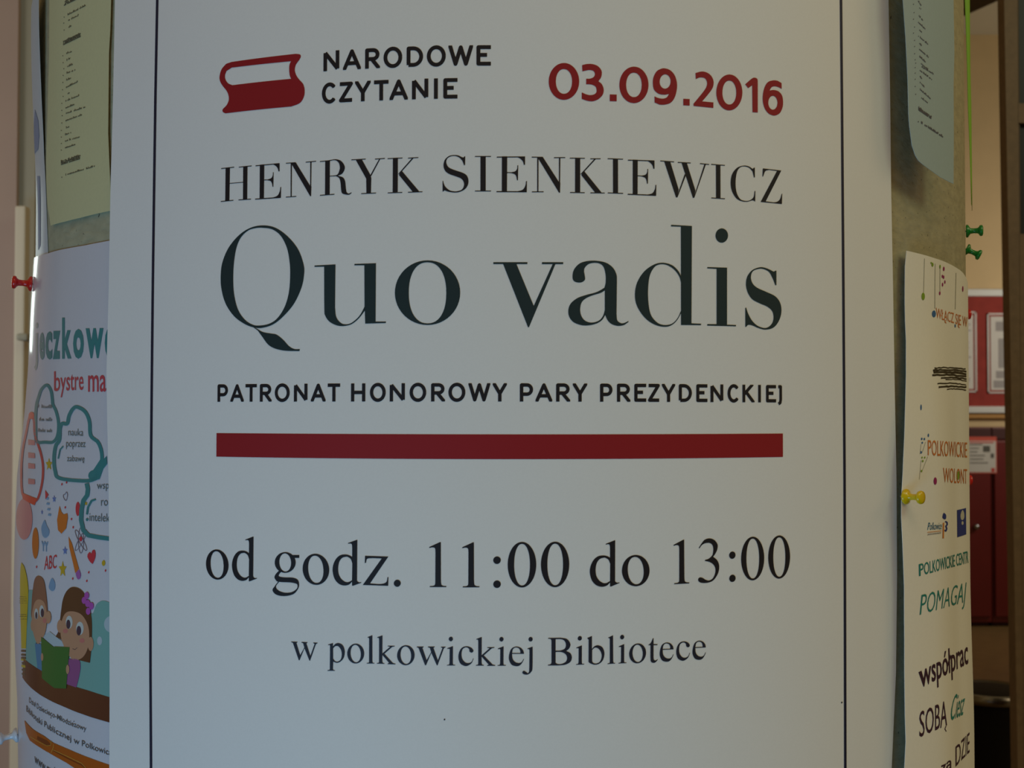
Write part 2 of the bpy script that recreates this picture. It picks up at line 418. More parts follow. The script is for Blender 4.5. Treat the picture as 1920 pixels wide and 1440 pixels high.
t1 = bmesh.new(); box_bm(t1, cx + rb * .55, cx + rb * .66, cy - rb * .95, cy - rb * .80, .35, .62, .004)
me = bpy.data.meshes.new('green_sticker'); t1.to_mesh(me); t1.free(); child(link('green_sticker', me, mat('teal_sticker', (0.05, 0.20, 0.14), .5)), wb)
# brown door frame close to the right edge of the view
dp = 2.6; yp = dp - D
bm = bmesh.new()
xa_t, xa_b = X(1889, dp), X(1902, dp)
def prism(bm, pts, y0, y1):
    A = [bm.verts.new((x, y0, z)) for x, z in pts]; B = [bm.verts.new((x, y1, z)) for x, z in pts]
    bm.faces.new(A); bm.faces.new(B[::-1]); n = len(pts)
    for i in range(n): bm.faces.new((A[i], B[i], B[(i + 1) % n], A[(i + 1) % n]))
ztop = Z(-40, dp); zbot = 0.0
sl = (xa_b - xa_t) / (Z(0, dp) - Z(1440, dp))
xat = lambda z: xa_t + (Z(0, dp) - z) * sl
prism(bm, [(xat(0), 0), (X(1914, dp), 0), (X(1914, dp), 2.6), (xat(2.6), 2.6)], yp, yp + 0.035)
bmesh.ops.recalc_face_normals(bm, faces=bm.faces)
me = bpy.data.meshes.new('door_1'); bm.to_mesh(me); bm.free()
dr = link('door_1', me, M_brown); dr['kind'] = 'structure'
xs = X(1913.5, dp)
for i, (z0, z1) in enumerate(((0.0, Z(436, dp)), (Z(436, dp), Z(227, dp)), (Z(227, dp), Z(190, dp)), (Z(190, dp), 2.6))):
    if i in (0, 2):
        box('rail', xs, xs + .7, yp, yp + .035, z0, z1, M_brown, dr)
    else:
        box('pane', xs, xs + .7, yp + .018, yp + .026, z0, z1, M_glassd, dr)
        box('glazing_bead', xs, xs + .006, yp + .006, yp + .018, z0, z1, M_beam, dr)
box('stile', xs + .7, xs + .8, yp, yp + .035, 0, 2.6, M_brown, dr)
# left side background
o = box('wall_left', -5, X(8, 3.6) + .55, 3.6 - D + .9, 3.6 - D + 1.0, 0, 3.6, M_wallL); o['kind'] = 'structure'
o = box('wall_left_end', -5, X(27, 3.6), 3.6 - D, 3.6 - D + .08, 0, 3.6, M_wallL); o['kind'] = 'structure'
o = box('trim_3', X(27, 3.62), X(62, 3.62), 3.62 - D, 3.7 - D, 0, 3.6, M_postgreen); o['kind'] = 'structure'
pst = empty('door_post', (X(35, 3.5), 3.5 - D, 0), 'pale cream door post with a small handle at the left edge of the picture', 'post')
child(box('post', X(24, 3.5), X(44, 3.5), 3.5 - D, 3.54 - D, 0, Z(388, 3.5), M_postcream, bev=.006), pst)
child(box('handle', X(28, 3.4), X(50, 3.4), 3.4 - D, 3.5 - D, Z(640, 3.4), Z(626, 3.4), M_postgreen, bev=.008), pst)
# ------------------------------------------------------------------ the column
def rcol(th): return R - 0.0065 * sm(-th, .85, 1.15) * (1 - sm(-th, 1.6, 2.4))
bm = bmesh.new(); N = 256
prof = [(-CZ, R), (-CZ + .0, R), (2.2, R)]
zs = [0.0, 3.4]
def cv(k, z):
    a = -math.pi + 2 * math.pi * k / N; r_ = float(rcol(a)); return bm.verts.new((r_ * math.sin(a), -r_ * math.cos(a), z))
vv = [[cv(k, z) for k in range(N)] for z in zs]
for k in range(N): bm.faces.new((vv[0][k], vv[0][(k + 1) % N], vv[1][(k + 1) % N], vv[1][k]))
bm.faces.new(vv[1]); bm.faces.new(vv[0][::-1])
bmesh.ops.recalc_face_normals(bm, faces=bm.faces)
me = bpy.data.meshes.new('notice_column'); bm.to_mesh(me); bm.free()
for p in me.polygons: p.use_smooth = len(p.vertices) == 4
column = link('notice_column', me, M_board)
tag(column, 'thick round column faced with olive-brown fibreboard, covered in pinned posters', 'column')
# ------------------------------------------------------------------ MAIN POSTER
def r_main(th, z): return R + 0.0040 + 0.0030 * sm(np.abs(th), 0.62, 0.82)
main = Sheet(r_main)
edgeL = [(216.5, -60), (215.5, 0), (212, 180), (207, 360), (203.8, 540), (199.5, 700), (201, 790), (203.5, 900), (205, 1080), (205.5, 1300), (205.5, 1500)]
edgeR = [(1664.5, -60), (1666, 0), (1669, 180), (1671, 360), (1674.5, 540), (1677.5, 720), (1681, 900), (1682, 1080), (1680, 1260), (1672, 1440), (1668, 1500)]
cl = main.uv(edgeL); cr_ = main.uv(edgeR)
contour = list(cl) + list(cr_[::-1])
contour[0] = np.array((contour[0][0], .30)); contour[-1] = np.array((contour[-1][0], .30))
contour[len(cl) - 1] = np.array((contour[len(cl) - 1][0], -.30)); contour[len(cl)] = np.array((contour[len(cl)][0], -.30))
MP = main.paper('reading_poster', contour, M_paper, 'large white event poster with a red book emblem, wrapped round the column front', 'poster')
BLACK = (0.012, 0.010, 0.014); TEAL = (0.013, 0.030, 0.034); RED = (0.30, 0.010, 0.016); NAVY = (0.012, 0.014, 0.040); INDIGO = (0.017, 0.018, 0.032)
uvm = main.uv
def glyph(c, *contours):
    """traced glyph -> list of shapes in sheet coordinates; each argument one shape (a string, an array or a list of them)"""
    out = []
    for sh in contours:
        if not isinstance(sh, list): sh = [sh]
        out.append([uvm(c(smooth_path(q) if isinstance(q, str) else q)) for q in sh])
    return out
def rect(x0, y0, x1, y1, th, sx=0):
    return np.array([(x0, y0), (x1, y1), (x1 + sx, y1 + th), (x0 + sx, y0 + th)], float)
def poly(s): return np.array([[float(v) for v in q.split(',')] for q in s.split()])
def bb(g): A = np.concatenate([c for s in g for c in s]); return A.min(0), A.max(0)
def shift(g, du, dv=0): return [[c + np.array((du, dv)) for c in s] for s in g]
def place(g, px, py): # move so that its left extreme sits at a picture column
    u = uvm([(px, py)])[0][0]; return shift(g, u - bb(g)[0][0])
# --- HENRYK SIENKIEWICZ
c1 = crop(400, 270, 6.857); c2 = crop(670, 270, 6.857); c4 = crop(1210, 270, 6.857)
T_ = 10
gH = glyph(c1, rect(103, 312, 270, 294, T_), poly('160,305 216,300 208,730 155,733'), rect(98, 735, 260, 720, T_), poly('386,290 441,283 437,712 383,715'),
           rect(330, 294, 495, 277, T_), rect(325, 715, 487, 704, T_), rect(212, 503, 385, 489, 8))
gE = glyph(c1, poly('600,268 657,263 652,695 597,698'), rect(545, 276, 853, 247, 11), '735,262! 785,270 825,305 840,352! 853,352! 853,249!',
           rect(652, 459, 725, 457, 9), '700,458! 745,440 765,405 768,365! 777,365! 773,552! 763,550! 755,505 738,478 700,467!', rect(540, 704, 870, 682, 12), '760,692! 825,665 855,610 863,555! 873,555! 870,690!')
gN = glyph(c1, poly('997,245 1012,245 1009,680 995,680'), rect(935, 244, 1050, 236, T_), poly('1000,243 1060,236 1250,545 1262,545 1258,672 1247,672 1008,258'),
           rect(935, 679, 1068, 669, T_), poly('1248,230 1264,228 1259,560 1246,560'), rect(1190, 230, 1322, 218, T_))
gR = glyph(c1, poly('1440,215 1500,210 1497,650 1437,652'), rect(1372, 222, 1500, 210, T_), rect(1372, 656, 1558, 642, T_),
           '1490,209! 1580,198 1650,225 1692,300 1665,375 1612,405 1560,415 1490,418! 1490,409! 1560,405 1600,390 1622,340 1628,300 1615,245 1570,210 1490,220!',
           '1590,408! 1665,430 1695,480 1705,570 1715,620 1740,638 1776,622! 1780,628! 1755,650 1715,652 1660,635 1645,590 1637,500 1620,440 1580,414!')
gY = glyph(c2, rect(-76, 200, 108, 190, T_), poly('-20,203 55,193 172,405 180,440 176,632 118,634 115,445'), poly('283,190 300,188 180,412 166,405'), rect(228, 190, 355, 181, T_), rect(50, 634, 242, 626, T_))
gK = glyph(c2, poly('458,180 522,178 520,618 455,620'), rect(390, 184, 582, 176, T_), rect(392, 624, 578, 618, T_), poly('706,180 727,180 548,382 522,390'), poly('575,350 795,610 712,614 535,397'),
           rect(652, 178, 785, 170, T_), rect(652, 616, 838, 610, T_))
gS = glyph(c2, '1372,272! 1385,272! 1387,160! 1377,160! 1362,174 1335,166 1300,150 1250,143 1180,155 1125,205 1108,280 1130,345 1180,385 1270,418 1335,445 1368,490 1370,540 1345,585 1300,605 1250,610 1190,598 1140,560 1115,520 1103,475! 1096,475! 1097,610! 1106,610! 1125,598 1165,612 1240,624 1310,618 1380,585 1420,530 1428,465 1405,405 1350,370 1260,340 1180,305 1148,260 1145,215 1165,180 1210,158 1260,155 1310,175 1350,215!')
gI = glyph(c2, poly('1583,160 1650,160 1650,605 1583,605'), rect(1512, 156, 1718, 156, T_), rect(1512, 600, 1718, 600, T_))
gW = glyph(c4, rect(190, 213, 368, 226, T_), poly('240,222 318,228 427,588 405,687 392,684'), poly('400,686 412,686 517,410 505,385'), poly('462,236 530,241 642,600 622,694 610,692'),
           rect(415, 232, 582, 240, T_), poly('618,693 628,691 777,262 757,260'), rect(700, 247, 818, 259, T_))
gC = glyph(c4, '1395,430! 1406,430! 1405,305! 1393,305! 1375,318 1330,290 1265,278 1180,305 1115,385 1095,490 1110,600 1165,695 1235,735 1310,742 1370,725 1395,730 1410,742! 1412,605! 1402,605! 1390,680 1350,720 1295,733 1225,715 1180,650 1160,560 1160,450 1180,350 1220,300 1270,288 1330,305 1375,350!')
gZ = glyph(c4, '1508,315! 1745,342! 1545,738! 1665,750 1725,715 1750,640! 1757,640! 1753,772! 1480,745! 1690,347! 1590,333! 1540,350 1512,418! 1503,418!')
I = Ink(main, MP, 'author_line', BLACK, label='black serif line HENRYK SIENKIEWICZ')
lx = lambda g, x0, x: shift(g, uvm([(x, 360)])[0][0] - uvm([(x0, 360)])[0][0])     # move by a measured feature
for g in (gH, gE, gN, gR, gY, gK, gS, gI, lx(gE, 487.4, 941.2), lx(gN, 545, 1007), lx(gK, 736.6, 1078.3), lx(gI, 900.9, 1149.3), lx(gE, 487.4, 1186.5), gW, lx(gI, 900.9, 1342.3), gC, gZ):
    I.shapes_uv(g)
I.build(split=True)
# --- Quo vadis
q1 = crop(400, 400, 5.143); q2 = crop(570, 460, 6); q3 = crop(910, 460, 6.857); q4 = crop(1170, 400, 6)
I = Ink(main, MP, 'title_line', TEAL, label='very large dark teal serif title Quo vadis')
for g in (
    glyph(q1, ['478,117 600,140 720,225 820,350 873,500 875,600 850,720 780,870 680,990 580,1070 470,1105 390,1100 300,1065 200,990 120,870 80,730 73,600 90,470 150,330 250,210 360,140',
               '478,140 570,155 650,215 710,330 737,470 742,600 730,760 690,900 620,1010 540,1065 440,1083 370,1070 300,1020 240,930 205,800 193,650 200,480 225,330 270,230 340,165 410,143'],
          '385,1098! 420,1112 480,1145 560,1160 610,1170 670,1215 730,1280 780,1308 835,1310! 832,1328! 700,1325 600,1305 530,1265 470,1185 430,1130!'),
    glyph(q2, '120,228! 355,215! 350,700! 362,800 400,860 450,888 520,880 590,830 640,770 682,690! 680,225! 568,225! 568,210! 810,202! 806,858! 922,858! 922,874! 690,881! 685,735! 620,820 540,885 450,908 370,900 290,860 240,790 230,700 228,240! 120,242!'),
    glyph(q2, [ell(1390, 533, 367, 363), ell(1390, 535, 211, 344, 0, 2.25)]),
    glyph(q3, rect(103, 218, 540, 218, 23), poly('228,238 398,238 630,800 562,1052 548,1052'), poly('548,1052 561,1052 902,238 866,238 612,800'), rect(727, 218, 1000, 218, 24)),
    glyph(q3, ['1530,545! 1545,480 1545,380 1520,280 1470,235 1400,225 1330,240 1280,285 1268,330 1275,380 1280,440 1245,472 1190,478 1135,455 1120,395 1140,310 1210,235 1310,203 1430,200 1550,225 1640,290 1685,380 1690,470! 1685,880! 1695,965 1740,1000 1780,1000 1835,975! 1840,985! 1780,1025 1700,1035 1620,1010 1570,960 1540,895! 1500,960 1430,1005 1330,1028 1230,1025 1130,985 1075,910 1068,820 1100,745 1180,680 1290,640 1420,605 1500,565!',
               '1535,580! 1480,612 1360,650 1280,690 1235,740 1218,820 1230,900 1270,960 1330,990 1400,990 1470,960 1515,900 1535,830!']),
    glyph(q4, poly('528,130 762,143 757,1238 865,1243 865,1258 640,1256 638,150 528,147'),
          '645,720! 610,650 540,585 440,557 340,575 230,650 150,770 122,900 140,1030 220,1160 320,1240 430,1275 520,1265 590,1210 645,1115! 640,1095! 600,1180 540,1240 460,1257 380,1235 310,1160 280,1060 268,900 280,740 310,650 360,590 430,572 500,590 570,640 620,710 640,780!'),
    glyph(q4, poly('935,605 1157,612 1157,1253 1258,1257 1258,1271 935,1263 935,1247 1040,1247 1040,625 935,619'), ell(1098, 250, 70, 80)),
    glyph(q4, '1700,808! 1712,808! 1712,648! 1702,645! 1680,655 1640,635 1580,612 1520,608 1440,640 1385,710 1370,800 1390,890 1440,965 1520,1010 1610,1050 1665,1100 1680,1170 1665,1235 1620,1280 1570,1290 1500,1265 1440,1210 1395,1130 1372,1062! 1362,1062! 1363,1278! 1375,1275! 1395,1255 1440,1260 1510,1290 1590,1308 1680,1285 1740,1210 1768,1110 1755,1010 1700,935 1600,885 1500,840 1445,790 1425,720 1445,655 1500,628 1560,625 1630,660 1675,740!'),
): I.shapes_uv(g)
I.build(split=True)
# --- od godz. 11:00 do 13:00
t1c = crop(370, 980, 4.8); t2c = crop(790, 990, 6.4); t3c = crop(1090, 980, 9.6); t4c = crop(1240, 980, 7.385)
gd = glyph(t3c, ['435,382! 595,318! 607,318! 605,1000! 608,1055 640,1080 682,1075! 685,1085! 535,1148! 515,1145! 515,1075! 460,1130 370,1152 270,1125 190,1040 152,900 165,780 220,670 300,605 400,590 470,605 515,630! 515,470! 510,410 490,388 440,392!',
                 '518,740! 490,670 440,635 400,630 330,655 275,730 255,850 270,960 320,1040 390,1085 450,1085 515,1050!'])
go = glyph(t3c, [ell(977, 862, 248, 281), ell(977, 862, 143, 247, -4, 2.1)])
g1 = glyph(t2c, '95,228! 222,170! 234,170! 235,620! 240,675 262,693 300,697! 300,708! 102,708! 102,697! 145,693 165,675 168,620! 170,290! 165,245 140,232 97,238!')
g0 = glyph(t2c, [ell(1207, 440, 171, 273), ell(1208, 440, 95, 250, 0, 2.15)])
gcol = glyph(t2c, ell(908, 386, 45, 45), ell(908, 674, 45, 45))
g3 = glyph(t4c, '516,348! 560,280 600,235 665,218 730,240 775,300 772,370 745,430 715,472! 770,520 797,590 790,680 750,760 700,810 620,833 550,830 515,810 508,780 530,758 570,765 610,790 660,800 710,770 742,700 745,630 720,580 670,545 600,527! 603,515! 650,500 700,455 715,400 715,340 695,295 650,278 590,290 550,320 528,355!')
gg = glyph(t1c, [ell(792, 358, 94, 93), ell(792, 358, 53, 82, -3)], poly('850,291 918,291 918,317 868,317'),
           ['735,432! 705,465 696,495 715,525 728,530! 695,575 678,605 700,640 750,658 810,658 870,640 905,600 917,560 905,515 860,495 780,492 735,482 742,458 760,440!',
            '738,532! 712,565 712,590 740,615 790,630 850,625 895,595 903,565 890,548 840,538 770,535!'])
gz = glyph(t1c, '1510,298! 1720,305! 1555,547! 1650,552 1700,535 1712,490! 1720,490! 1718,568! 1490,560! 1660,322! 1580,318! 1530,325 1518,362! 1508,362!')
gdot = glyph(t1c, ell(1800, 545, 31, 31.5))
def fx(g, x0, x): return shift(g, uvm([(x, 1060)])[0][0] - uvm([(x0, 1060)])[0][0])
I = Ink(main, MP, 'time_line', BLACK, label='large black serif line giving the hours 11:00 to 13:00')
for g in (fx(go, 1191.8, 407.3), fx(gd, 1148.3, 471.0), gg, fx(go, 1191.8, 592.3), fx(gd, 1148.3, 665), gz, gdot, g1, fx(g1, 821.7, 883.6), gcol, g0, fx(g0, 978.7, 1040.8),
          gd, go, fx(g1, 821.7, 1278.2), g3, fx(gcol, 931.9, 1372.9), fx(g0, 978.7, 1411.2), fx(g0, 978.7, 1460.9)): I.shapes_uv(g)
I.build(split=True)
# --- w polkowickiej Bibliotece
w5 = crop(530, 1180, 7.385); w6 = crop(780, 1170, 7.385); w7 = crop(1010, 1170, 5.647)
G = {}
G['w'] = glyph(w6, poly('8,312 105,312 105,320 88,328 147,500 210,388 192,330 165,320 165,312 258,312 258,320 240,328 302,503 366,332 345,321 345,314 410,314 410,321 386,335 298,572 288,570 212,398 138,572 125,568 35,330 10,320'))
G['i'] = glyph(w6, '432,335! 505,308! 512,308! 510,530! 515,560 543,565! 543,573! 430,573! 430,565! 458,560 465,530! 467,370! 465,345 435,342!', ell(483, 207, 29, 31))
G['c'] = glyph(w6, '797,480! 770,540 720,575 670,578 610,540 587,460 600,380 640,325 700,308 760,325 792,360 790,385 768,395 742,380 735,345 710,325 680,325 645,350 630,410 640,480 680,530 730,540 770,520 790,475!')
G['k'] = glyph(w6, '835,207! 900,182! 910,182! 908,530! 915,560 940,568! 940,575! 830,575! 830,568! 858,560 862,530! 862,235! 855,215 835,215!',
               poly('985,321 1085,320 1085,328 1052,335 938,435 1060,560 1097,570 1097,578 985,578 985,570 1008,562 910,452 910,430 1020,335 985,328'))
G['e'] = glyph(w6, ['1493,487! 1465,540 1430,575 1380,582 1320,560 1285,490 1290,410 1320,340 1380,312 1440,325 1480,365 1493,412! 1327,412! 1335,480 1370,525 1420,540 1460,525 1486,482!',
                    '1328,400! 1340,350 1375,325 1420,335 1440,370 1442,402!'])
G['j'] = glyph(w6, '1545,338! 1610,315! 1618,315! 1616,600 1600,660 1560,695 1510,698 1478,680 1480,655 1500,648 1530,665 1550,680 1568,660 1572,600! 1575,375! 1570,350 1547,345!', ell(1590, 210, 29, 31))
G['p'] = glyph(w5, ['627,210! 690,190! 695,192! 695,235! 730,200 775,190 830,220 858,300 845,390 800,445 750,462 698,445! 695,540! 700,560 722,565! 722,573! 620,573! 620,565! 648,558 652,540! 655,240! 650,215 630,217!',
                    '697,262! 730,232 770,235 805,280 817,340 805,410 765,445 725,440 697,405!'])
G['o'] = glyph(w5, [ell(1012, 335, 117, 137), ell(1012, 335, 71, 121, -4)])
G['l'] = glyph(w5, '1175,108! 1235,83! 1242,83! 1243,440! 1250,462 1270,465! 1270,473! 1165,473! 1165,465! 1192,460 1197,440! 1198,135! 1192,115 1178,115!')
G['B'] = glyph(w7, ['100,147! 230,145! 300,160 335,215 320,260 290,285! 335,310 350,355 335,400 280,430 200,438! 98,438! 98,430! 125,425 135,405! 135,175! 125,158 100,155!',
                    '178,160! 240,160 275,180 288,220 275,260 230,280 178,282!', '178,295! 240,296 285,320 300,360 285,400 240,422 200,423 178,410!'])
G['b'] = glyph(w7, ['512,148! 558,128! 563,130! 563,265! 590,235 630,225 675,250 695,310 680,380 640,420 590,430 545,415 527,400! 528,165! 520,155!',
                    '565,275! 595,250 630,258 660,300 665,350 645,400 605,418 575,410 565,390!'])
G['t'] = glyph(w7, '1157,222! 1185,200 1208,150! 1215,150! 1215,212! 1257,214! 1255,223! 1215,223! 1215,350! 1218,375 1235,385 1258,372! 1260,378! 1235,405 1210,410 1187,395 1182,350! 1183,224!')
I = Ink(main, MP, 'place_line', INDIGO, label='dark serif line w polkowickiej Bibliotece')
for ch, x in zip('wpolkowickiejBibliotece', (546, 614.4, 651.2, 687.8, 706.7, 744.6, 781.1, 838.2, 859.5, 892.4, 933, 954, 979.3, 1027.4, 1080, 1100.7, 1138.9, 1159.6, 1179.5, 1214.9, 1236.7, 1267.7, 1298.1)):
    I.shapes_uv(place(G[ch], x, 1240))
I.build(split=True)
# --- sans capitals drawn as strokes
def arc(cx, cy, rx, ry, a0, a1, n=10): return [(cx + rx * math.cos(math.radians(a0 + (a1 - a0) * i / n)), cy + ry * math.sin(math.radians(a0 + (a1 - a0) * i / n))) for i in range(n + 1)]
SK = {
 'N': [[(0, -.2), (0, 1)], [(0, 1), (1, 0)], [(1, 0), (1, 1.2)]],
 'A': [[(-.09, -.2), (.5, 1.0), (1.09, -.2)], [(.17, .27), (.83, .27)]],
 'R': [[(0, -.2), (0, 1), (.5, 1)] + arc(.55, .73, .40, .27, 90, -90) + [(0, .46)], [(.42, .46), (1.12, -.15)]],
 'P': [[(0, -.2), (0, 1), (.5, 1)] + arc(.55, .69, .43, .31, 90, -90) + [(0, .38)]],
 'O': [arc(.5, .5, .5, .53, 0, 360, 36)],
 'D': [[(0, 0), (0, 1), (.38, 1)] + arc(.38, .5, .62, .5, 90, -90, 16) + [(0, 0)]],
 'W': [[(-.04, 1.2), (.25, 0), (.5, 1), (.75, 0), (1.04, 1.2)]],
 'E': [[(1.2, 1), (0, 1), (0, 0), (1.2, 0)], [(0, .53), (.82, .53)]],
 'C': [arc(.55, .5, .55, .53, 42, 318, 26)],
 'Z': [[(-.1, 1), (1, 1), (0, 0), (1.1, 0)]],
 'Y': [[(-.1, 1.15), (.5, .42), (1.1, 1.15)], [(.5, .42), (.5, -.2)]],
 'T': [[(-.2, 1), (1.2, 1)], [(.5, 1), (.5, -.2)]],
 'I': [[(.5, -.2), (.5, 1.2)]],
 'H': [[(0, -.2), (0, 1.2)], [(1, -.2), (1, 1.2)], [(0, .5), (1, .5)]],
 'K': [[(0, -.2), (0, 1.2)], [(0, .42), (.95, 1.15)], [(.25, .6), (1.08, -.15)]],
 'J': [[(0, 1), (1, 1), (1, .1), (.8, -.13), (.1, -.22)]],
}
def caps(I, letters, ytop, ybase, sw, over=0.03):
    """letters: (char, px left, px right); ytop(x), ybase(x) given as (x, y) reference; rounded joins"""
    (xr0, y0), (xr1, y1) = ytop, ybase
    v1 = uvm([(xr0, y0)])[0][1]; v0 = uvm([(xr1, y1)])[0][1]; H = v1 - v0; wd = sw * H; h = wd / 2
    for ch, a, b in letters:
        ua, ub = uvm([(a, ybase[1])])[0][0], uvm([(b, ybase[1])])[0][0]
        shapes = []
        bw = (ub - ua) - wd
        for pl in SK[ch]:
            P = [(ua + h + x * bw, v0 + h + y * (H - wd)) for x, y in pl]
            shapes += stroke(P, wd, jn=12)
        lo = v0 - (0.3 * H if ch == 'J' else 0.035 * H if ch in 'OC' else 0); hi = v1 + (0.035 * H if ch in 'OC' else 0)
        clip = np.array([(ua, lo), (ub, lo), (ub, hi), (ua, hi)])
        I.shapes_uv(shapes, clip)
I = Ink(main, MP, 'event_name', BLACK, label='black capitals NARODOWE CZYTANIE beside the red book')
caps(I, [('N', 606.7, 636.3), ('A', 643.3, 676.7), ('R', 684.7, 712.6), ('O', 719.2, 754.2), ('D', 762.5, 793.3), ('O', 800.3, 835.8), ('W', 840.8, 886.9), ('E', 893.3, 920.3)], (906, 85), (906, 123.2), .187)
caps(I, [('C', 603.7, 630.7), ('Z', 635.8, 661.8), ('Y', 665.8, 695), ('T', 701.3, 728.5), ('A', 730.5, 764.7), ('N', 772.5, 803), ('I', 813.4, 821.2), ('E', 831.2, 857.7)], (845, 146.7), (845, 185), .187)
I.build(split=True)
I = Ink(main, MP, 'patronage_line', BLACK, label='black capitals of the patronage line above the red bar')
caps(I, [('P', 408.1, 427.9), ('A', 432.3, 457.2), ('T', 460.5, 481.6), ('R', 487.4, 509.5), ('O', 515.4, 543.3), ('N', 551.3, 576.6), ('A', 583.1, 610.5), ('T', 614.6, 637.8),
         ('H', 658.3, 685), ('O', 693.7, 723.3), ('N', 730.8, 759.2), ('O', 768, 799.2), ('R', 808.3, 834.4), ('O', 840.8, 872.5), ('W', 878.3, 919.2), ('Y', 923.8, 950.3),
         ('P', 974.6, 999.8), ('A', 1004, 1035.3), ('R', 1042.6, 1068.9), ('Y', 1073.9, 1100.8), ('P', 1124.9, 1148.6), ('R', 1156.6, 1181.8), ('E', 1189.1, 1211.4), ('Z', 1214.7, 1237),
         ('Y', 1240.8, 1265.7), ('D', 1272.5, 1297), ('E', 1305.3, 1326.1), ('N', 1331.9, 1355.9), ('C', 1363.9, 1385.5), ('K', 1391.8, 1414.5), ('I', 1420.8, 1426.8), ('E', 1436, 1454.8), ('J', 1456.6, 1465.9)],
     (937, 718.6), (937, 752.8), .185)
I.build(split=True)
# --- date
d1 = crop(1010, 90, 8); d2 = crop(1250, 90, 8)
g6 = glyph(d2, ['1720,527! 1722,615! 1680,590 1620,575 1570,590 1540,640! 1600,632 1670,650 1725,710 1742,800 1735,890 1700,970 1650,1005 1600,1013 1530,985 1470,910 1440,800 1442,690 1470,580 1520,510 1600,487 1660,493!', ell(1590, 822, 69, 104)])
lo, hi = bb(g6); mid = (lo + hi) / 2
g9 = [[2 * mid - c for c in s] for s in g6]
I = Ink(main, MP, 'date_line', RED, label='dark red date 03.09.2016')
for g in (glyph(d1, [ell(378, 503, 228, 276), ell(378, 503, 122, 186, 0, 2.1)]),
          glyph(d1, '650,258! 720,243 800,243 880,270 935,330 945,390 930,450 895,500! 945,545 973,620 960,700 900,765 820,798 740,795 645,765! 645,668! 720,700 790,708 850,685 868,640 855,585 810,555 760,545! 712,545! 712,462! 765,462 820,440 843,395 825,350 780,333 730,335 655,352!'),
          glyph(d1, poly('1065,698 1168,701 1168,801 1065,798')), glyph(d1, [ell(1427, 555, 218, 273, 0), ell(1427, 555, 117, 184, 0, 2.1)]),
          place(g9, 1223.8, 160), glyph(d2, poly('247,763 342,768 342,865 247,860')),
          glyph(d2, '430,377! 520,355 600,370 665,420 700,500 690,590 640,670 540,790 525,802! 698,818! 697,900! 402,870! 400,838! 560,640 600,560 600,500 570,455 520,442 480,447 435,467!'),
          glyph(d2, [ell(937, 668, 195, 269), ell(937, 670, 104, 180, 0, 2.1)]),
          glyph(d2, '1175,545! 1275,460 1320,447 1355,465 1363,500! 1363,969! 1285,964! 1280,560! 1220,603!'), g6): I.shapes_uv(g)
I.build(split=True)
# --- book emblem, red bar, border lines
b1 = crop(400, 70, 6)
I = Ink(main, MP, 'book_emblem', RED, label='dark red closed book emblem')
I.shapes_uv(glyph(b1, ['205,279! 930,187! 975,195 985,220 965,260 930,310 918,370 935,430 970,480 1010,525 1028,590 1020,670 975,740 880,779! 140,856! 110,840 108,810 150,765 175,710 172,650 150,600 110,550 80,500 72,440 95,360 145,300!',
                       '210,342! 875,270! 858,310 855,370 862,430 877,468! 215,540! 170,520 140,480 133,430 150,380!']))
I.build()
I = Ink(main, MP, 'red_bar', RED, label='long dark red bar')
a = uvm([(406.3, 812), (406.3, 856), (937, 814.6), (937, 861), (1467.4, 813), (1467.4, 856.6)])
zt_, zb_ = (a[0][1] + a[2][1] + a[4][1]) / 3, (a[1][1] + a[3][1] + a[5][1]) / 3
I.shapes_uv([[np.array([(a[0][0], zt_), (a[4][0], zt_), (a[4][0], zb_), (a[0][0], zb_)])]]); I.build()
for nm, pts in (('left', [(295.7, -30), (295.2, 0), (291.8, 180), (289.2, 360), (286.8, 540), (284.9, 720), (283.2, 900), (282.3, 1080), (282.5, 1260), (283.5, 1440), (283.7, 1480)]),
                ('right', [(1576, -30), (1576.5, 0), (1578.2, 180), (1579.6, 360), (1581, 540), (1582.2, 720), (1583.2, 900), (1583.8, 1080), (1584.2, 1260), (1584.6, 1440), (1584.8, 1480)])):
    I = Ink(main, MP, 'border_line', NAVY, label='thin navy border line at the %s' % nm)
    P = np.array(pts); hw = 2.3
    I.px(np.concatenate([P - (hw, 0), (P + (hw, 0))[::-1]])); I.build()
I = Ink(main, MP, 'print_speck', BLACK)
I.px(ell(833.5, 1349, 1.4, 1.6, seg=8)); I.px(ell(1578, 1317, 1.3, 1.6, seg=8)); I.build()
# ------------------------------------------------------------------ RIGHT LOWER POSTER
def r_rlow(th, z): return R + 0.0015 + 0.0110 * (1 - sm(th, 0.80, 1.02)) * (0.35 + 0.65 * sm(-z, -0.08, 0.04)) + 0.002 * sm(-z, .12, .25)
rl = Sheet(r_rlow)
L_ = [(1700, 470), (1697, 500), (1696.5, 560), (1699, 640), (1699, 700), (1697, 780), (1694, 860), (1690.5, 930), (1690, 970), (1692.5, 1020), (1695.5, 1100), (1696, 1200), (1696, 1260), (1697, 1340), (1698.5, 1390), (1696, 1440), (1695, 1480)]
T_ = [(1725, 476), (1752, 484), (1772, 491), (1790, 500), (1800, 506.5), (1806, 512)]
cu = list(rl.uv(L_)); cu[-1] = np.array((cu[-1][0], -.33)); tu = list(rl.uv(T_))
contour = cu[::-1] + tu + [np.array((1.32 * R, tu[-1][1] - .008)), np.array((1.65 * R, tu[-1][1] - .009)), np.array((1.65 * R, -.33))]
RL = rl.paper('volunteer_poster', contour, M_cream, 'cream volunteering poster with orange and teal lettering, right side of the column under bare fibreboard', 'poster')
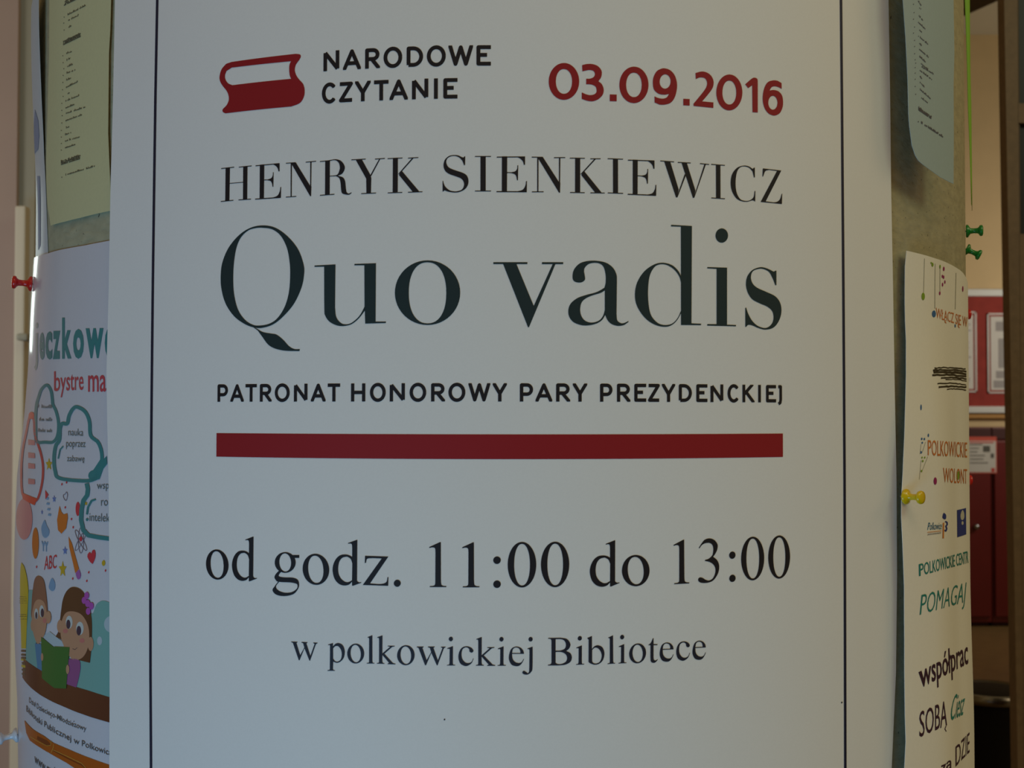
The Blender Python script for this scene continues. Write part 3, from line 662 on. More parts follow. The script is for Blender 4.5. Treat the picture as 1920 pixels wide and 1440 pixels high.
ORG = (0.62, 0.20, 0.05); GRN = (0.02, 0.22, 0.20); PLUM = (0.045, 0.015, 0.035); OLV = (0.04, 0.032, 0.015); MAG = (0.32, 0.02, 0.13); LIME = (0.22, 0.36, 0.03); BLU = (0.04, 0.14, 0.35); ROYAL = (0.025, 0.045, 0.24)
def R1(*p): return crop(1690, 450, 7.58)(p)
def R2(*p): return crop(1690, 660, 5.333)(p)
def R3(*p): return crop(1690, 920, 8)(p)
def R4(*p): return crop(1690, 1090, 8)(p)
def R5(*p): return crop(1660, 1060, 3.79)(p)
I = Ink(rl, RL, 'orange_lettering', ORG)
I.text('WŁACZ SIE W', R1(488, 960)[0], R1(935, 1095)[0], R1(488, 1108)[0], 0.95)
I.line(R1((622, 1135), (618, 1165), (636, 1182)), 1.5); I.line(R1((812, 1190), (806, 1225), (822, 1250)), 1.5)
I.text('POLKOWICKIE', R2(262, 878)[0], R2(655, 903)[0], R2(262, 1033)[0], 0.88)
I.text('WOLONT', R2(415, 1155)[0], R2(655, 1170)[0], R2(415, 1305)[0], 0.9)
I.build(None)
I = Ink(rl, RL, 'teal_lettering', GRN)
I.text('POLKOWICKIE CENTR', R3(258, 1100)[0], R3(1000, 900)[0], R3(262, 1285)[0], 0.75, 0.006)
I.text('POMAGAJ', R4(300, 200)[0], R4(975, 10)[0], R4(262, 605)[0], 0.88, -.008)
I.text('Ciesz', R5(478, 925)[0], R5(572, 880)[0], R5(458, 1108)[0], 0.85, 0, 0.2)
I.build(None)
I = Ink(rl, RL, 'plum_lettering', PLUM)
I.text('współprac', R5(232, 700)[0], R5(582, 520)[0], R5(240, 935)[0], 0.8, 0.012)
I.text('SOBA', R5(240, 1042)[0], R5(437, 955)[0], R5(240, 1225)[0], 0.9)
I.line(R5((430, 1140), (422, 1162), (432, 1180)), 1.3)
I.text('DZIE', crop(1690, 1260, 8)((810, 1120))[0], crop(1690, 1260, 8)((1020, 900))[0], crop(1690, 1260, 8)((810, 1420))[0], 0.85)
I.text('zą', crop(1690, 1260, 8)((590, 1380))[0], crop(1690, 1260, 8)((750, 1310))[0], crop(1690, 1260, 8)((590, 1560))[0], 0.9, 0.02)
I.build(None)
I = Ink(rl, RL, 'brush_stroke', OLV)
rb_ = random.Random(8)
for x0, y0, x1, y1, wd in ((330, 160, 640, 172, 10), (315, 182, 648, 196, 14), (320, 205, 648, 222, 17), (308, 232, 648, 246, 14), (395, 258, 650, 272, 12), (440, 276, 650, 292, 8), (360, 315, 645, 330, 9), (372, 350, 648, 352, 14), (455, 372, 645, 382, 9)):
    wd *= 1.35; pts = []
    for i in range(15):
        t = i / 14; pts.append(R2(x0 + (x1 - x0) * t, y0 + (y1 - y0) * t * t + rb_.uniform(-3, 3) - 6 * math.sin(t * 3))[0])
    up = [p + (0, -wd / 5.333 / 2 * rb_.uniform(.75, 1.15)) for p in pts]; dn = [p + (0, wd / 5.333 / 2 * rb_.uniform(.75, 1.15)) for p in pts]
    I.px(np.array(up + dn[::-1]))
I.build(None)
I = Ink(rl, RL, 'printed_dots', MAG)
for x, y, a_, b_ in ((600, 410, 12, 32), (580, 515, 9, 24), (598, 528, 10, 26), (616, 597, 9, 26), (583, 634, 10, 28), (543, 757, 11, 27), (871, 695, 9, 42)): I.px(R1(*map(tuple, ell(x, y, a_, b_, seg=12))))
I.px(R2(*map(tuple, ell(337, 1290, 16, 37, seg=16)))); I.build(None)
I = Ink(rl, RL, 'printed_dots', LIME)
for x, y, a_, b_ in ((307, 802, 24, 54), (440, 350, 14, 30), (547, 380, 10, 28), (420, 325, 8, 14)): I.px(R1(*map(tuple, ell(x, y, a_, b_, seg=14))))
for x, y, a_, b_ in ((205, 1055, 7, 10), (232, 1055, 7, 10), (212, 1090, 8, 12), (200, 1190, 8, 12), (567, 1235, 12, 45)): I.px(R2(*map(tuple, ell(x, y, a_, b_, seg=10))))
I.build(None)
I = Ink(rl, RL, 'printed_dots', BLU)
for x, y, a_, b_ in ((460, 1050, 28, 50), (762, 1220, 9, 24)): I.px(R1(*map(tuple, ell(x, y, a_, b_, seg=14))))
for x, y, a_, b_ in ((195, 553, 7, 30), (268, 833, 7, 18), (202, 868, 8, 12), (228, 870, 8, 12), (207, 907, 8, 10), (195, 1003, 8, 14)): I.px(R2(*map(tuple, ell(x, y, a_, b_, seg=10))))
I.build(None)
I = Ink(rl, RL, 'thin_lines', (0.35, 0.36, 0.27))
for a_, b_ in (((326, 262), (314, 745)), ((478, 335), (474, 975)), ((547, 400), (545, 735)), ((775, 465), (763, 985))): I.line(R1(a_, b_), 0.7)
for a_, b_ in (((195, 920), (185, 1020)), ((240, 900), (205, 1010)), ((195, 1080), (178, 1275)), ((262, 1045), (205, 1190))): I.line(R2(a_, b_), 0.6)
I.build(None)
# town emblem and blue badge
I = Ink(rl, RL, 'blue_badge', ROYAL); I.px(R3((832, 292), (966, 258), (970, 654), (836, 700))); I.build(None)
I = Ink(rl, RL, 'badge_flame', (0.55, 0.55, 0.48), 1)
I.px(R3(*[tuple(p) for p in smooth_path('915,285! 935,330 938,400 915,440 890,425 882,370 895,315!')])); I.px(R3(*map(tuple, ell(912, 485, 16, 28, seg=12)))); I.build(None)
I = Ink(rl, RL, 'town_emblem', ROYAL)
I.px(R3(*[tuple(p) for p in smooth_path('635,330! 665,360 668,410 650,430 615,405 622,350!')])); I.line(R3((655, 460), (682, 475), (685, 510), (665, 530), (678, 570), (665, 605), (645, 590)), 2.6); I.build(None)
I = Ink(rl, RL, 'emblem_bar', (0.65, 0.24, 0.05)); I.line(R3((630, 480), (625, 715)), 2.6); I.line(R3((388, 625), (600, 600)), 1.1); I.build(None)
I = Ink(rl, RL, 'town_name', (0.02, 0.14, 0.25)); I.text('Polkowice', R3(392, 480)[0], R3(605, 470)[0], R3(388, 590)[0], .85, 0, .2); I.build(None)
I = Ink(rl, RL, 'emblem_caption', (0.15, 0.13, 0.13)); 
for k in range(12): I.line(R3((395 + k * 17, 668 - k * 2.2), (402 + k * 17, 645 - k * 2.2)), .8)
I.build(None)
# ------------------------------------------------------------------ RIGHT UPPER BLUE NOTICE
def r_blue(th, z): return R + 0.020 + 0.010 * sm(th, .85, 1.0)
bl = Sheet(r_blue)
P = bl.uv([(1691, -40), (1693, 0), (1698, 70), (1702, 150), (1703.5, 215), (1705, 235), (1710, 273), (1716, 291), (1722, 301), (1730, 308), (1745, 319), (1763, 332), (1780, 341), (1788, 344.5), (1788.5, 250), (1788, 160), (1789.5, 100), (1788, 0), (1787, -40)])
P[0][1] = .31; P[-1][1] = .31
BN = bl.paper('blue_notice', P, M_blue, 'pale blue printed sheet with a curled lower corner, high on the right of the column', 'notice')
def scribble(I, x0, y0, x1, y1, h, rnd, dens=1.9, wd=.9):
    """row of letter-like ticks too small to read"""
    L = math.hypot(x1 - x0, y1 - y0); n = max(2, int(L / dens))
    for i in range(n):
        if rnd.random() < .12: continue
        t = (i + .5) / n; x = x0 + (x1 - x0) * t; y = y0 + (y1 - y0) * t; hh = h * rnd.choice((.55, .6, .7, 1.0))
        I.line([(x, y), (x + rnd.uniform(-.3, .3), y - hh)], wd)
        if rnd.random() < .6: I.line([(x, y - hh * rnd.choice((.1, .5, .9))), (x + dens * .8, y - hh * .5 + (y1 - y0) / L * dens)], wd * .8)
rs = random.Random(12)
I = Ink(bl, BN, 'printed_list', (0.10, 0.10, 0.12))
def B(x, y): return (1690 + x / 4.8, y / 4.8)
for (x0, y0, x1, y1) in ((150, 5, 178, 50), (150, 60, 178, 80), (155, 135, 190, 180), (150, 195, 215, 260), (160, 265, 185, 290), (150, 320, 238, 395), (160, 385, 180, 410), (160, 440, 245, 515), (160, 505, 215, 555), (165, 560, 240, 625), (170, 590, 290, 665), (165, 630, 275, 715), (165, 680, 180, 705), (165, 735, 205, 780), (165, 800, 260, 885), (170, 870, 238, 925)):
    a_, b_ = B(x0, y0 + 8), B(x1, y1 + 8); scribble(I, *a_, *b_, 3.6, rs)
    I.px(ell(*B(x0 - 42, y0 - 22), .8, 1.0, seg=6))
for q in range(3): scribble(I, *B(152, 992 - q * 8), *B(268, 1072 - q * 8), 4.2, rs, 1.6, 1.3)
scribble(I, *B(175, 1110), *B(375, 1240), 4.6, rs, 1.9, 1.1); I.px(ell(*B(152, 1095), .9, 1.2, seg=6))
I.build(None)
# ------------------------------------------------------------------ LEFT UPPER YELLOW NOTICE
def r_yel(th, z): return rcol(th) + 0.0022 + 0.008 * sm(-th, .95, 1.10)
yl_ = Sheet(r_yel)
P = yl_.uv([(93, -40), (92.5, 0), (92, 100), (89.5, 200), (86.5, 300), (86.5, 340), (88.5, 380), (95, 423), (120, 416), (150, 408.5), (180, 401), (208, 395), (206.5, 340), (204.5, 300), (202.5, 250), (203, 200), (204, 100), (206.5, 55), (208, 0), (208, -40)])
P[0][1] = .31; P[-1][1] = .31
YN = yl_.paper('yellow_notice', P, M_yel, 'pale yellow printed list hanging above the laminated poster on the left', 'notice')
I = Ink(yl_, YN, 'printed_list', (0.10, 0.10, 0.07))
def Y1(x, y): return (80 + x / 8, y / 8)
def Y2(x, y): return (80 + x / 7.58, 160 + y / 7.58)
for f_, rows in ((Y1, [(375, 235, 650, 90), (370, 325, 540, 240), (375, 430, 430, 400), (355, 815, 435, 785), (360, 920, 415, 885), (370, 1010, 455, 975), (360, 1110, 505, 1055), (355, 1215, 425, 1185), (350, 1325, 540, 1230), (360, 1425, 405, 1400)]),
                 (Y2, [(325, 235, 520, 155), (325, 335, 455, 280), (330, 410, 605, 320), (325, 515, 570, 425), (318, 620, 378, 600), (318, 715, 408, 680), (318, 805, 525, 745), (318, 900, 470, 850), (325, 1285, 770, 1150)])):
    for x0, y0, x1, y1 in rows:
        scribble(I, *f_(x0, y0), *f_(x1, y1), 4.0, rs)
        I.px(ell(*f_(x0 - 50, y0 + 22), .8, 1.0, seg=6))
for f_, x0, y0, x1, y1 in ((Y1, 320, 90, 510, -5), (Y1, 310, 680, 570, 555), (Y2, 262, 1135, 535, 1050)):
    for q in range(3): scribble(I, *f_(x0, y0 - 22 * q), *f_(x1, y1 - 22 * q), 3.6, rs, 1.7, 1.3)
I.build(None)
# ------------------------------------------------------------------ FAR LEFT BLUISH SHEET
def r_ice(th, z): return rcol(th) + 0.0006 + 0.005 * sm(z, .15, .3)
ic = Sheet(r_ice)
P = ic.uv([(73, -40), (72, 0), (74, 100), (78, 200), (82.5, 300), (87, 400), (90.5, 490)])
P[0][1] = .31
contour = list(P) + [np.array((-1.6 * R, P[-1][1] - .002)), np.array((-1.6 * R, .31))]
IC = ic.paper('bluish_flyer', contour, M_ice, 'bluish white flyer curling round the left side of the column beside the yellow notice', 'flyer')
I = Ink(ic, IC, 'printed_shape', (0.24, 0.30, 0.45)); I.px(poly('66,205 72,225 74,255 72,280 64,290 58,300 57,250')); I.px(poly('70,330 75,330 76,460 72,470'))
I.build(0.006)
# ------------------------------------------------------------------ LEFT LOWER LAMINATED POSTER
zk = np.array([-.29, -.216, -.185, -.142, -.09, -.045, -.01, .033, .081, .125])
lk_ = np.array([.0075, .0093, .011, .0128, .0122, .011, .007, .004, .0027, .0005])
def r_lam(th, z): return rcol(th) + 0.0012 + np.interp(z, zk, lk_) * sm(-th, .80, 1.12)
lm = Sheet(r_lam)
P = lm.uv([(64, 483), (72, 480), (90, 475), (120, 467), (160, 460), (212, 450), (215, 700), (220, 1000), (220, 1480)])
P[-1][1] = -.33
contour = [np.array((-1.6 * R, P[0][1] - .004)), np.array((-1.3 * R, P[0][1] - .002))] + list(P) + [np.array((-1.6 * R, -.33))]
LM = lm.paper('laminated_poster', contour, M_lam, 'glossy laminated children\'s library poster with two cartoon children reading, lower left of the column', 'poster')
C_ = 0.5
TL_ = (0.0, 0.22, 0.25); RD_ = (0.52, 0.05, 0.09); GY_ = (0.10, 0.17, 0.20)
def A(*p): return crop(30, 590, 8)(p)
def Bc(*p): return crop(30, 710, 6)(p)
def Cc(*p): return crop(30, 880, 6.857)(p)
def Dc(*p): return crop(20, 1040, 5.143)(p)
def Ec(*p): return crop(30, 1270, 8.47)(p)
def sp(f, s): return f(*map(tuple, smooth_path(s)))
def LI(name, rgb, layer=0, label=None): return Ink(lm, LM, name, rgb, layer, C_, label)
I = LI('teal_title', TL_)
for ch, x0, x1, yt, yb_ in (('e', 355, 432, 268, 680), ('c', 445, 548, 255, 675), ('z', 557, 665, 245, 668), ('k', 695, 835, 45, 662), ('o', 860, 1020, 215, 665), ('w', 1048, 1315, 205, 655), ('e', 1335, 1480, 200, 655)):
    I.text(ch, A((x0, yt))[0], A((x1, yt - 4))[0], A((x0, yb_))[0], 1, .035)
I.build(None)
I = LI('washed_out_letter', (0.22, 0.36, 0.37)); I.text('j', A((275, 120))[0], A((335, 120))[0], A((275, 840))[0], 1, 0); I.build(None)  # same title letter in paler teal: the glare over it is put into the ink
I = LI('red_subtitle', RD_); I.text('bystre', A((575, 850))[0], A((1015, 830))[0], A((575, 1245))[0], .9, .006); I.text('ma', A((1085, 910))[0], A((1355, 905))[0], A((1085, 1162))[0], 1, .01); I.build(None)
I = LI('cloud_outlines', TL_, 1)
I.line(sp(Bc, '350,72 395,130 412,230 418,290 455,370 482,500 470,640 420,712 330,715 235,705 225,560 225,400 235,290 260,200 290,120'), 5.6, True)
I.build(None)
I = LI('cloud_outlines', TL_, 2)
I.line(sp(Bc, '690,318 780,370 830,480 845,640 930,720 970,850 958,1000 900,1110 800,1150 500,1122 445,1040 432,900 450,760 492,690 500,560 525,505 580,505 600,420 640,345'), 6.6, True)
I.px(Bc(*map(tuple, ell(880, 1090, 62, 60)))); I.px(Bc((958, 900), (990, 905), (1025, 868), (1030, 960), (985, 1015), (945, 1130), (860, 1150), (840, 1080))); I.build(None)
I = LI('cloud_outlines', TL_, 3)
I.line(Cc((915, 180), (930, 255), (920, 335), (872, 400), (848, 520), (842, 650), (870, 780), (935, 848), (1060, 872), (1230, 895)), 8)
I.line(Cc((1030, 385), (975, 405), (930, 490), (918, 580)), 3.6); I.px(Cc(*map(tuple, ell(920, 645, 16, 20)))); I.line(Bc((535, 760), (500, 800), (480, 900)), 2.6); I.build(None)
I = LI('cloud_words', GY_, 2)
I.text('nauka', Bc((593, 560))[0], Bc((760, 565))[0], Bc((593, 640))[0]); I.text('poprzez', Bc((568, 712))[0], Bc((785, 715))[0], Bc((568, 795))[0]); I.text('zabawe', Bc((578, 862))[0], Bc((775, 866))[0], Bc((578, 930))[0]); I.line(Bc((762, 928), (756, 942), (770, 950)), 1.0)
I.text('wsp', Cc((1045, 190))[0], Cc((1200, 185))[0], Cc((1045, 285))[0]); I.text('ro', Cc((1098, 395))[0], Cc((1185, 395))[0], Cc((1098, 470))[0]); I.text('intelek', Cc((950, 560))[0], Cc((1210, 570))[0], Cc((950, 665))[0])
for y in (330, 475, 600): scribble(I, *Bc((250 + (330 - y) * .0, y))[0], *Bc((410, y + 5))[0], 7, rs, 2.0, .9)
I.build(None)
I = LI('red_cloud', (0.55, 0.06, 0.07), 1); I.line(sp(Bc, '175,390 205,470 218,640 280,830 308,1000 292,1200 235,1370 150,1340 78,1300 62,1050 80,800 120,600 150,450'), 4.2, True); I.build(None)
I = LI('red_cloud_patches', (0.75, 0.06, 0.03), 2); I.px(Bc((72, 1280), (80, 1350), (215, 1425), (242, 1350), (150, 1315))); I.px(Bc(*map(tuple, ell(178, 415, 32, 40)))); I.build(None)  # solid red patches printed at the foot and top of the cloud
I = LI('pink_marks', (0.66, 0.24, 0.24), 1)
for y in (720, 865, 985, 1160): I.px(Bc((140, y - 35), (215, y - 25), (218, y + 30), (142, y + 25)))
I.px(Cc(*map(tuple, ell(110, 640, 105, 265)))); I.build(None)
I = LI('orange_drawings', (0.62, 0.16, 0.02), 2)
I.px(Cc(*map(tuple, ell(255, 950, 42, 200)))); I.px(Cc((565, 470), (590, 550), (615, 580), (665, 565), (672, 620), (650, 760), (590, 828), (545, 780), (533, 650))); I.px(Cc((680, 865), (722, 950), (815, 1282), (768, 1335), (690, 1000))); I.build(None)
I = LI('small_stars', (0.55, 0.38, 0.02), 1)
def star(cx, cy, a_, b_): return [(cx + (a_ if i % 2 == 0 else a_ * .45) * math.sin(i * math.pi / 5), cy - (b_ if i % 2 == 0 else b_ * .45) * math.cos(i * math.pi / 5)) for i in range(10)]
I.px(Bc(*star(375, 965, 40, 75))); I.px(Cc(*star(605, 1285, 52, 110))); I.px(Cc(*map(tuple, ell(1130, 1205, 22, 36)))); I.px(Cc(*star(905, 440, 24, 30))); I.build(None)
I = LI('blue_drawings', (0.10, 0.20, 0.52), 1)
I.px(Cc(*star(635, 1045, 34, 60))); I.px(Cc(*star(495, 380, 26, 50))); I.px(Cc(*star(338, 550, 14, 35))); I.build(None)
I = LI('pale_blue_drawings', (0.16, 0.34, 0.55), 1)
I.px(sp(Cc, '375,650 400,720 430,780 425,840 385,880 345,850 330,760 345,700')); I.text('YY', Cc((330, 920))[0], Cc((418, 930))[0], Cc((330, 1050))[0], 1, .04)
for x, y in ((415, 440), (425, 512), (435, 582), (405, 375)): I.px(Cc((x - 22, y + 10), (x - 12, y - 16), (x + 22, y - 12), (x + 14, y + 18)))
I.px(Dc(*[tuple(p) for p in smooth_path('400,225 430,270 428,330 400,350 370,310')])); I.build(None)
I = LI('red_drawings', (0.60, 0.02, 0.06), 2)
I.text('ABC', Cc((372, 1118))[0], Cc((530, 1095))[0], Cc((366, 1295))[0]); I.px(sp(Cc, '927,1090! 950,1066 975,1085! 985,1048 1010,1035 1028,1075 1020,1150 990,1217! 955,1185 925,1130')); I.px(Cc(*map(tuple, ell(800, 510, 28, 90)))); I.px(Cc(*map(tuple, ell(838, 895, 19, 32)))); I.px(Cc((380, 265), (425, 330), (385, 385)))
for x, y in ((595, 192), (638, 490), (718, 640), (740, 745), (270, 1255), (735, 1405), (940, 1325), (915, 1435), (1155, 1302), (655, 168)): I.px(Cc(*map(tuple, ell(x, y, 9, 16, seg=8))))
I.build(None)
I = LI('line_drawings', (0.10, 0.09, 0.17), 2)
I.line(sp(Cc, '655,290 668,330 650,400 620,370 615,330 635,320'), .9, True)
for r_ in (-28, 28, 0): I.line(Cc(*map(tuple, ell(840, 912, 30 if r_ else 34, 165 if r_ == 0 else 150, r_, seg=20))), .9, True)
I.build(None)
I = LI('purple_drawings', (0.36, 0.10, 0.42), 3); I.px(sp(Cc, '773,1335! 818,1285! 838,1350 830,1400 805,1415 785,1385')); I.build(None)
I = LI('yellow_pencil', (0.62, 0.47, 0.0), 3); I.px(sp(Dc, '108,75! 140,130 168,260 175,400 165,600 153,905! 108,905! 103,700 96,450 96,250 100,130')); I.px(Dc((105, 1000), (150, 1000), (150, 1025), (105, 1020))); I.px(Dc((108, 1060), (148, 1065), (146, 1090), (110, 1085))); I.build(None)
I = LI('pencil_bands', (0.06, 0.05, 0.02), 4)
for y in (918, 955, 985): I.px(Dc((106, y), (152, y + 3), (152, y + 22), (107, y + 18)))
for y in (1035, 1100, 1140): I.px(Dc((110, y), (150, y + 5), (148, y + 25), (115, y + 18)))
for y in (410, 430, 450, 470, 580, 600, 625): scribble(I, *Dc((85, y))[0], *Dc((160, y))[0], 2.2, rs, 2, .5)
I.build(None)
# cartoon scene
I = LI('mint_background', (0.16, 0.42, 0.40), 1)
I.px(Dc((178, 340), (215, 340), (250, 850), (320, 1130), (150, 1015), (150, 900))); I.px(sp(Dc, '740,600! 800,560! 830,480 880,445 930,450 990,480! 990,1385! 620,1280! 620,900!')); I.build(None)
I = LI('pale_book_page', (0.42, 0.55, 0.62), 2); I.px(Dc((310, 790), (380, 740), (520, 850), (575, 900), (430, 900))); I.px(Dc(*map(tuple, ell(975, 670, 70, 80)))); I.px(Dc(*map(tuple, ell(862, 830, 24, 42)))); I.build(None)
I = LI('brown_table', (0.10, 0.025, 0.015), 3)
top_ = [tuple(p) for p in Dc((130, 1000), (230, 1075), (310, 1125), (420, 1195), (545, 1245), (750, 1308), (1000, 1385))]
bot_ = [tuple(p) for p in Ec((1620, 745), (1490, 714), (1200, 630), (900, 522), (600, 392), (400, 282), (250, 167), (150, 60), (110, 0))]
I.px(np.array(top_ + bot_)); I.build(0.006)
I = LI('cartoon_hair', (0.085, 0.030, 0.018), 4)
I.px(sp(Dc, '610,312 690,345 750,450 785,600 790,750 785,900 770,1042! 660,1015! 520,840 440,790! 470,720 490,560 510,430 550,345')); I.build(None)
I = LI('cartoon_boy_hair', (0.26, 0.11, 0.075), 4); I.px(sp(Dc, '275,205 325,250 350,400 362,560 350,640 215,620 208,480 220,330 240,230')); I.build(None)
I = LI('cartoon_skin', (0.50, 0.27, 0.17), 5)
I.px(sp(Dc, '590,545 680,570 740,650 765,760 750,900 700,990 620,1015 560,960 520,880 490,780 495,660 530,570')); I.px(Dc(*map(tuple, ell(482, 690, 28, 62)))); I.px(Dc(*map(tuple, ell(778, 860, 28, 68))))
I.px(sp(Dc, '280,430 330,460 355,560 350,700 320,800 270,860 235,790 212,680 215,560 240,460')); I.px(Dc(*map(tuple, ell(370, 605, 26, 60)))); I.px(Dc(*map(tuple, ell(218, 680, 18, 55)))); I.build(None)
I = LI('cartoon_eye_whites', (0.55, 0.62, 0.62), 6); I.px(Dc(*map(tuple, ell(572, 650, 32, 62)))); I.px(Dc(*map(tuple, ell(675, 710, 36, 64)))); I.px(Dc(*map(tuple, ell(307, 545, 22, 58)))); I.px(Dc(*map(tuple, ell(255, 570, 18, 52)))); I.build(None)
I = LI('cartoon_pupils', (0.012, 0.012, 0.06), 7); I.px(Dc(*map(tuple, ell(565, 670, 20, 44)))); I.px(Dc(*map(tuple, ell(666, 732, 22, 46)))); I.px(Dc(*map(tuple, ell(314, 560, 15, 42)))); I.px(Dc(*map(tuple, ell(256, 585, 10, 34)))); I.line(Dc((605, 905), (628, 915), (650, 895)), .7); I.build(None)
I = LI('cartoon_cheeks', (0.55, 0.18, 0.17), 6); I.px(Dc(*map(tuple, ell(535, 735, 24, 22)))); I.px(Dc(*map(tuple, ell(696, 828, 24, 22)))); I.px(Dc(*map(tuple, ell(335, 635, 18, 24)))); I.build(None)
I = LI('hair_flower', (0.42, 0.07, 0.45), 6)
for x, y, a_, b_ in ((740, 395, 22, 36), (715, 440, 22, 34), (785, 495, 22, 36), (755, 545, 22, 34), (750, 470, 24, 36)): I.px(Dc(*map(tuple, ell(x, y, a_, b_, seg=16))))
I.build(None)
I = LI('purple_shirt', (0.26, 0.07, 0.26), 5); I.px(sp(Dc, '560,1005! 660,1010 680,1080 665,1180 640,1280! 540,1245! 545,1120')); I.build(None)
I = LI('blue_shirt', (0.03, 0.22, 0.42), 5); I.px(Dc((240, 855), (300, 860), (325, 1130), (265, 1095))); I.build(None)
I = LI('green_book', (0.0, 0.15, 0.03), 8); I.px(Dc((303, 790), (425, 890), (430, 885), (577, 890), (545, 1290), (430, 1285), (312, 1190))); I.build(None)
I = LI('cartoon_hands', (0.50, 0.27, 0.17), 9); I.px(Dc(*map(tuple, ell(314, 985, 12, 38)))); I.px(Dc(*map(tuple, ell(560, 1105, 16, 45)))); I.build(None)
I = LI('library_lines', (0.08, 0.10, 0.12), 2)
def curve_text(body, pts, h):
    """letters set one after the other along a line of picture points"""
    V, T = font_mesh(body, .004); P = np.array(pts, float); t = np.linspace(0, 1, len(P))
    Q = np.stack([np.interp(V[:, 0], t, P[:, 0]), np.interp(V[:, 0], t, P[:, 1]) + h * .28 - V[:, 1] * h * 1.28], 1)
    I.vt.append((I.sh.uv(Q), T))
curve_text('Dział Dziecieco-Młodziezowy', [tuple(p) for p in Ec((215, 400), (370, 520), (600, 640), (850, 760), (1120, 860))], 10)
curve_text('Biblioteki Publicznej w Polkowicach', [tuple(p) for p in Ec((170, 540), (350, 720), (600, 880), (960, 1060), (1300, 1180), (1620, 1280))], 11.5)
I.line(Ec((560, 628), (556, 645), (568, 652)), .7); I.px(Ec(*map(tuple, ell(925, 700, 7, 8, seg=8))))
curve_text('www.mckb', [tuple(p) for p in Ec((300, 1320), (480, 1470), (700, 1590))], 14)
I.build(None)
I = LI('orange_ribbon', (0.45, 0.10, 0.01), 2)
I.px(Ec((140, 680), (280, 830), (450, 930), (600, 1040), (900, 1170), (1200, 1290), (1500, 1395), (1620, 1430), (1620, 1620), (1300, 1600), (1000, 1480), (800, 1350), (560, 1215), (400, 1120), (225, 1000), (170, 880))); I.build(0.006)
I = LI('ribbon_dark_edge', (0.20, 0.04, 0.01), 3); I.px(Ec((350, 930), (500, 1000), (560, 1060), (530, 1095), (430, 1040), (340, 980))); I.line(Ec((600, 1160), (800, 1270), (1050, 1390), (1130, 1450)), 2.0); I.build(None)
I = LI('ribbon_yellow_line', (0.62, 0.36, 0.06), 4); I.line(Ec((240, 940), (350, 1010), (500, 1085), (560, 1080), (570, 1010)), .9); I.line(Ec((565, 1200), (600, 1120), (610, 1060)), .9); I.line(Ec((600, 1150), (800, 1240), (1050, 1360), (1120, 1440)), 1.0); I.build(None)
# ------------------------------------------------------------------ GREEN SHEET edge beyond the column, upper right
bm = bmesh.new(); rows = []
for y, xo, xi in ((-60, 1817, 1807), (0, 1817.5, 1808.5), (60, 1818, 1811), (130, 1818.6, 1813), (200, 1820.3, 1814.5), (270, 1821, 1817.5), (330, 1821.6, 1819.4), (385, 1822, 1821)):
    p = at(xo, y, 1.04); q = at(xi, y, 1.03)
    e_ = Vector((p.x, p.y + D, 0)).normalized()
    rows.append([q, p, p + e_ * .03])
V = [[bm.verts.new(c) for c in r_] for r_ in rows]
for i in range(len(V) - 1):
    for k in range(2): bm.faces.new((V[i][k], V[i][k + 1], V[i + 1][k + 1], V[i + 1][k]))
me = bpy.data.meshes.new('green_flyer'); bm.to_mesh(me); bm.free()
gf = link('green_flyer', me, mat('lime_green_paper', (0.22, 0.50, 0.03), .6), None, True)
md = gf.modifiers.new('paper_thickness', 'SOLIDIFY'); md.thickness = .0004
tag(gf, 'lime green flyer seen edge-on, curling off the right side of the column at the top', 'flyer')
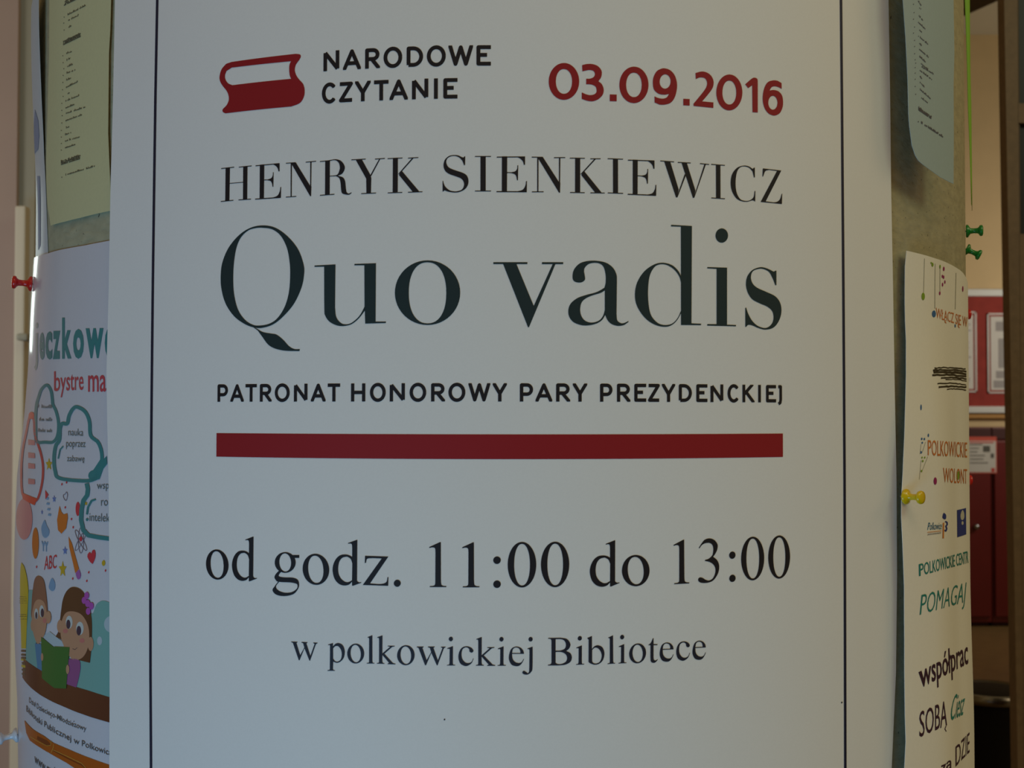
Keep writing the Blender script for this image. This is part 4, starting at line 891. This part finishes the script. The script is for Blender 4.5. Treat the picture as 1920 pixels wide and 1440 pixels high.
# ------------------------------------------------------------------ PUSH PINS
def pin_material(name, c): return mat(name, c, .25, coat=.4)
def pin(px, py, rf, col_mat, label, tilt=(0, 0), sink=0.0, th=None, size=1.0):
    if th is None: t_, z = hit([px], [py], rf); t_, z = float(t_[0]), float(z[0])
    else: t_ = th; z = float(hit([px], [py], rf)[1][0])
    r_ = float(rf(np.array([t_]), np.array([z]))[0])
    n = Vector((math.sin(t_), -math.cos(t_), 0)); p = Vector((r_ * n.x, r_ * n.y, z + CZ)) + n * sink
    tx = Vector((math.cos(t_), math.sin(t_), 0))
    ax = (n + tx * tilt[0] + Vector((0, 0, tilt[1]))).normalized()
    M = Matrix.Translation(p) @ ax.to_track_quat('Z', 'Y').to_matrix().to_4x4() @ Matrix.Scale(size, 4)
    root = empty('push_pin', p, label, 'pin')
    k = 0.001
    c_ = lathe('cap', [(0, .3 * k), (4.6 * k, .3 * k), (5.0 * k, .9 * k), (4.8 * k, 1.9 * k), (3.2 * k, 2.9 * k), (2.2 * k, 3.6 * k), (1.9 * k, 6 * k), (2.1 * k, 8.6 * k), (2.8 * k, 9.6 * k), (4.0 * k, 10.3 * k), (4.3 * k, 11.2 * k), (4.0 * k, 12.3 * k), (2.6 * k, 12.8 * k), (0, 12.9 * k)], col_mat, mtx=M, seg=28)
    n_ = lathe('needle', [(0, -4 * k), (.45 * k, -2.5 * k), (.5 * k, .5 * k), (0, .5 * k)], M_chrome, mtx=M, seg=10)
    for q in (c_, n_): child(q, root)
    return root
P_y = pin_material('yellow_plastic', (0.72, 0.50, 0.0)); P_g = pin_material('green_plastic', (0.0, 0.22, 0.03)); P_r = pin_material('red_plastic', (0.60, 0.01, 0.01)); P_w = pin_material('white_plastic', (0.62, 0.66, 0.72))
rc = lambda th, z: R + 0 * th
pin(1696, 931, r_rlow, P_y, 'yellow push pin at the left edge of the cream volunteering poster', (0, 0))
pin(1806, 423, rc, P_g, 'upper green push pin sticking out level from the right side of the column', (0, 0.0), th=1.20)
pin(1806, 455, rc, P_g, 'lower green push pin sticking out and drooping from the right side of the column', (0, -.5), th=1.22, size=.95)
pin(1806, 562, r_rlow, P_r, 'red push pin peeping from behind the cream poster beside the red notice board', th=1.44, size=1.0)
pin(1806, 919, r_rlow, P_r, 'red push pin peeping from behind the cream poster in front of the red locker', th=1.44, size=1.0)
pin(66, 526, r_lam, P_r, 'red push pin sticking out at the upper left edge of the laminated poster', (0, 0.06), th=-1.16, size=1.15)
pin(50, 1413, r_lam, P_w, 'white push pin sticking out at the lower left edge of the laminated poster', (0, -.12), th=-1.17, size=1.1)
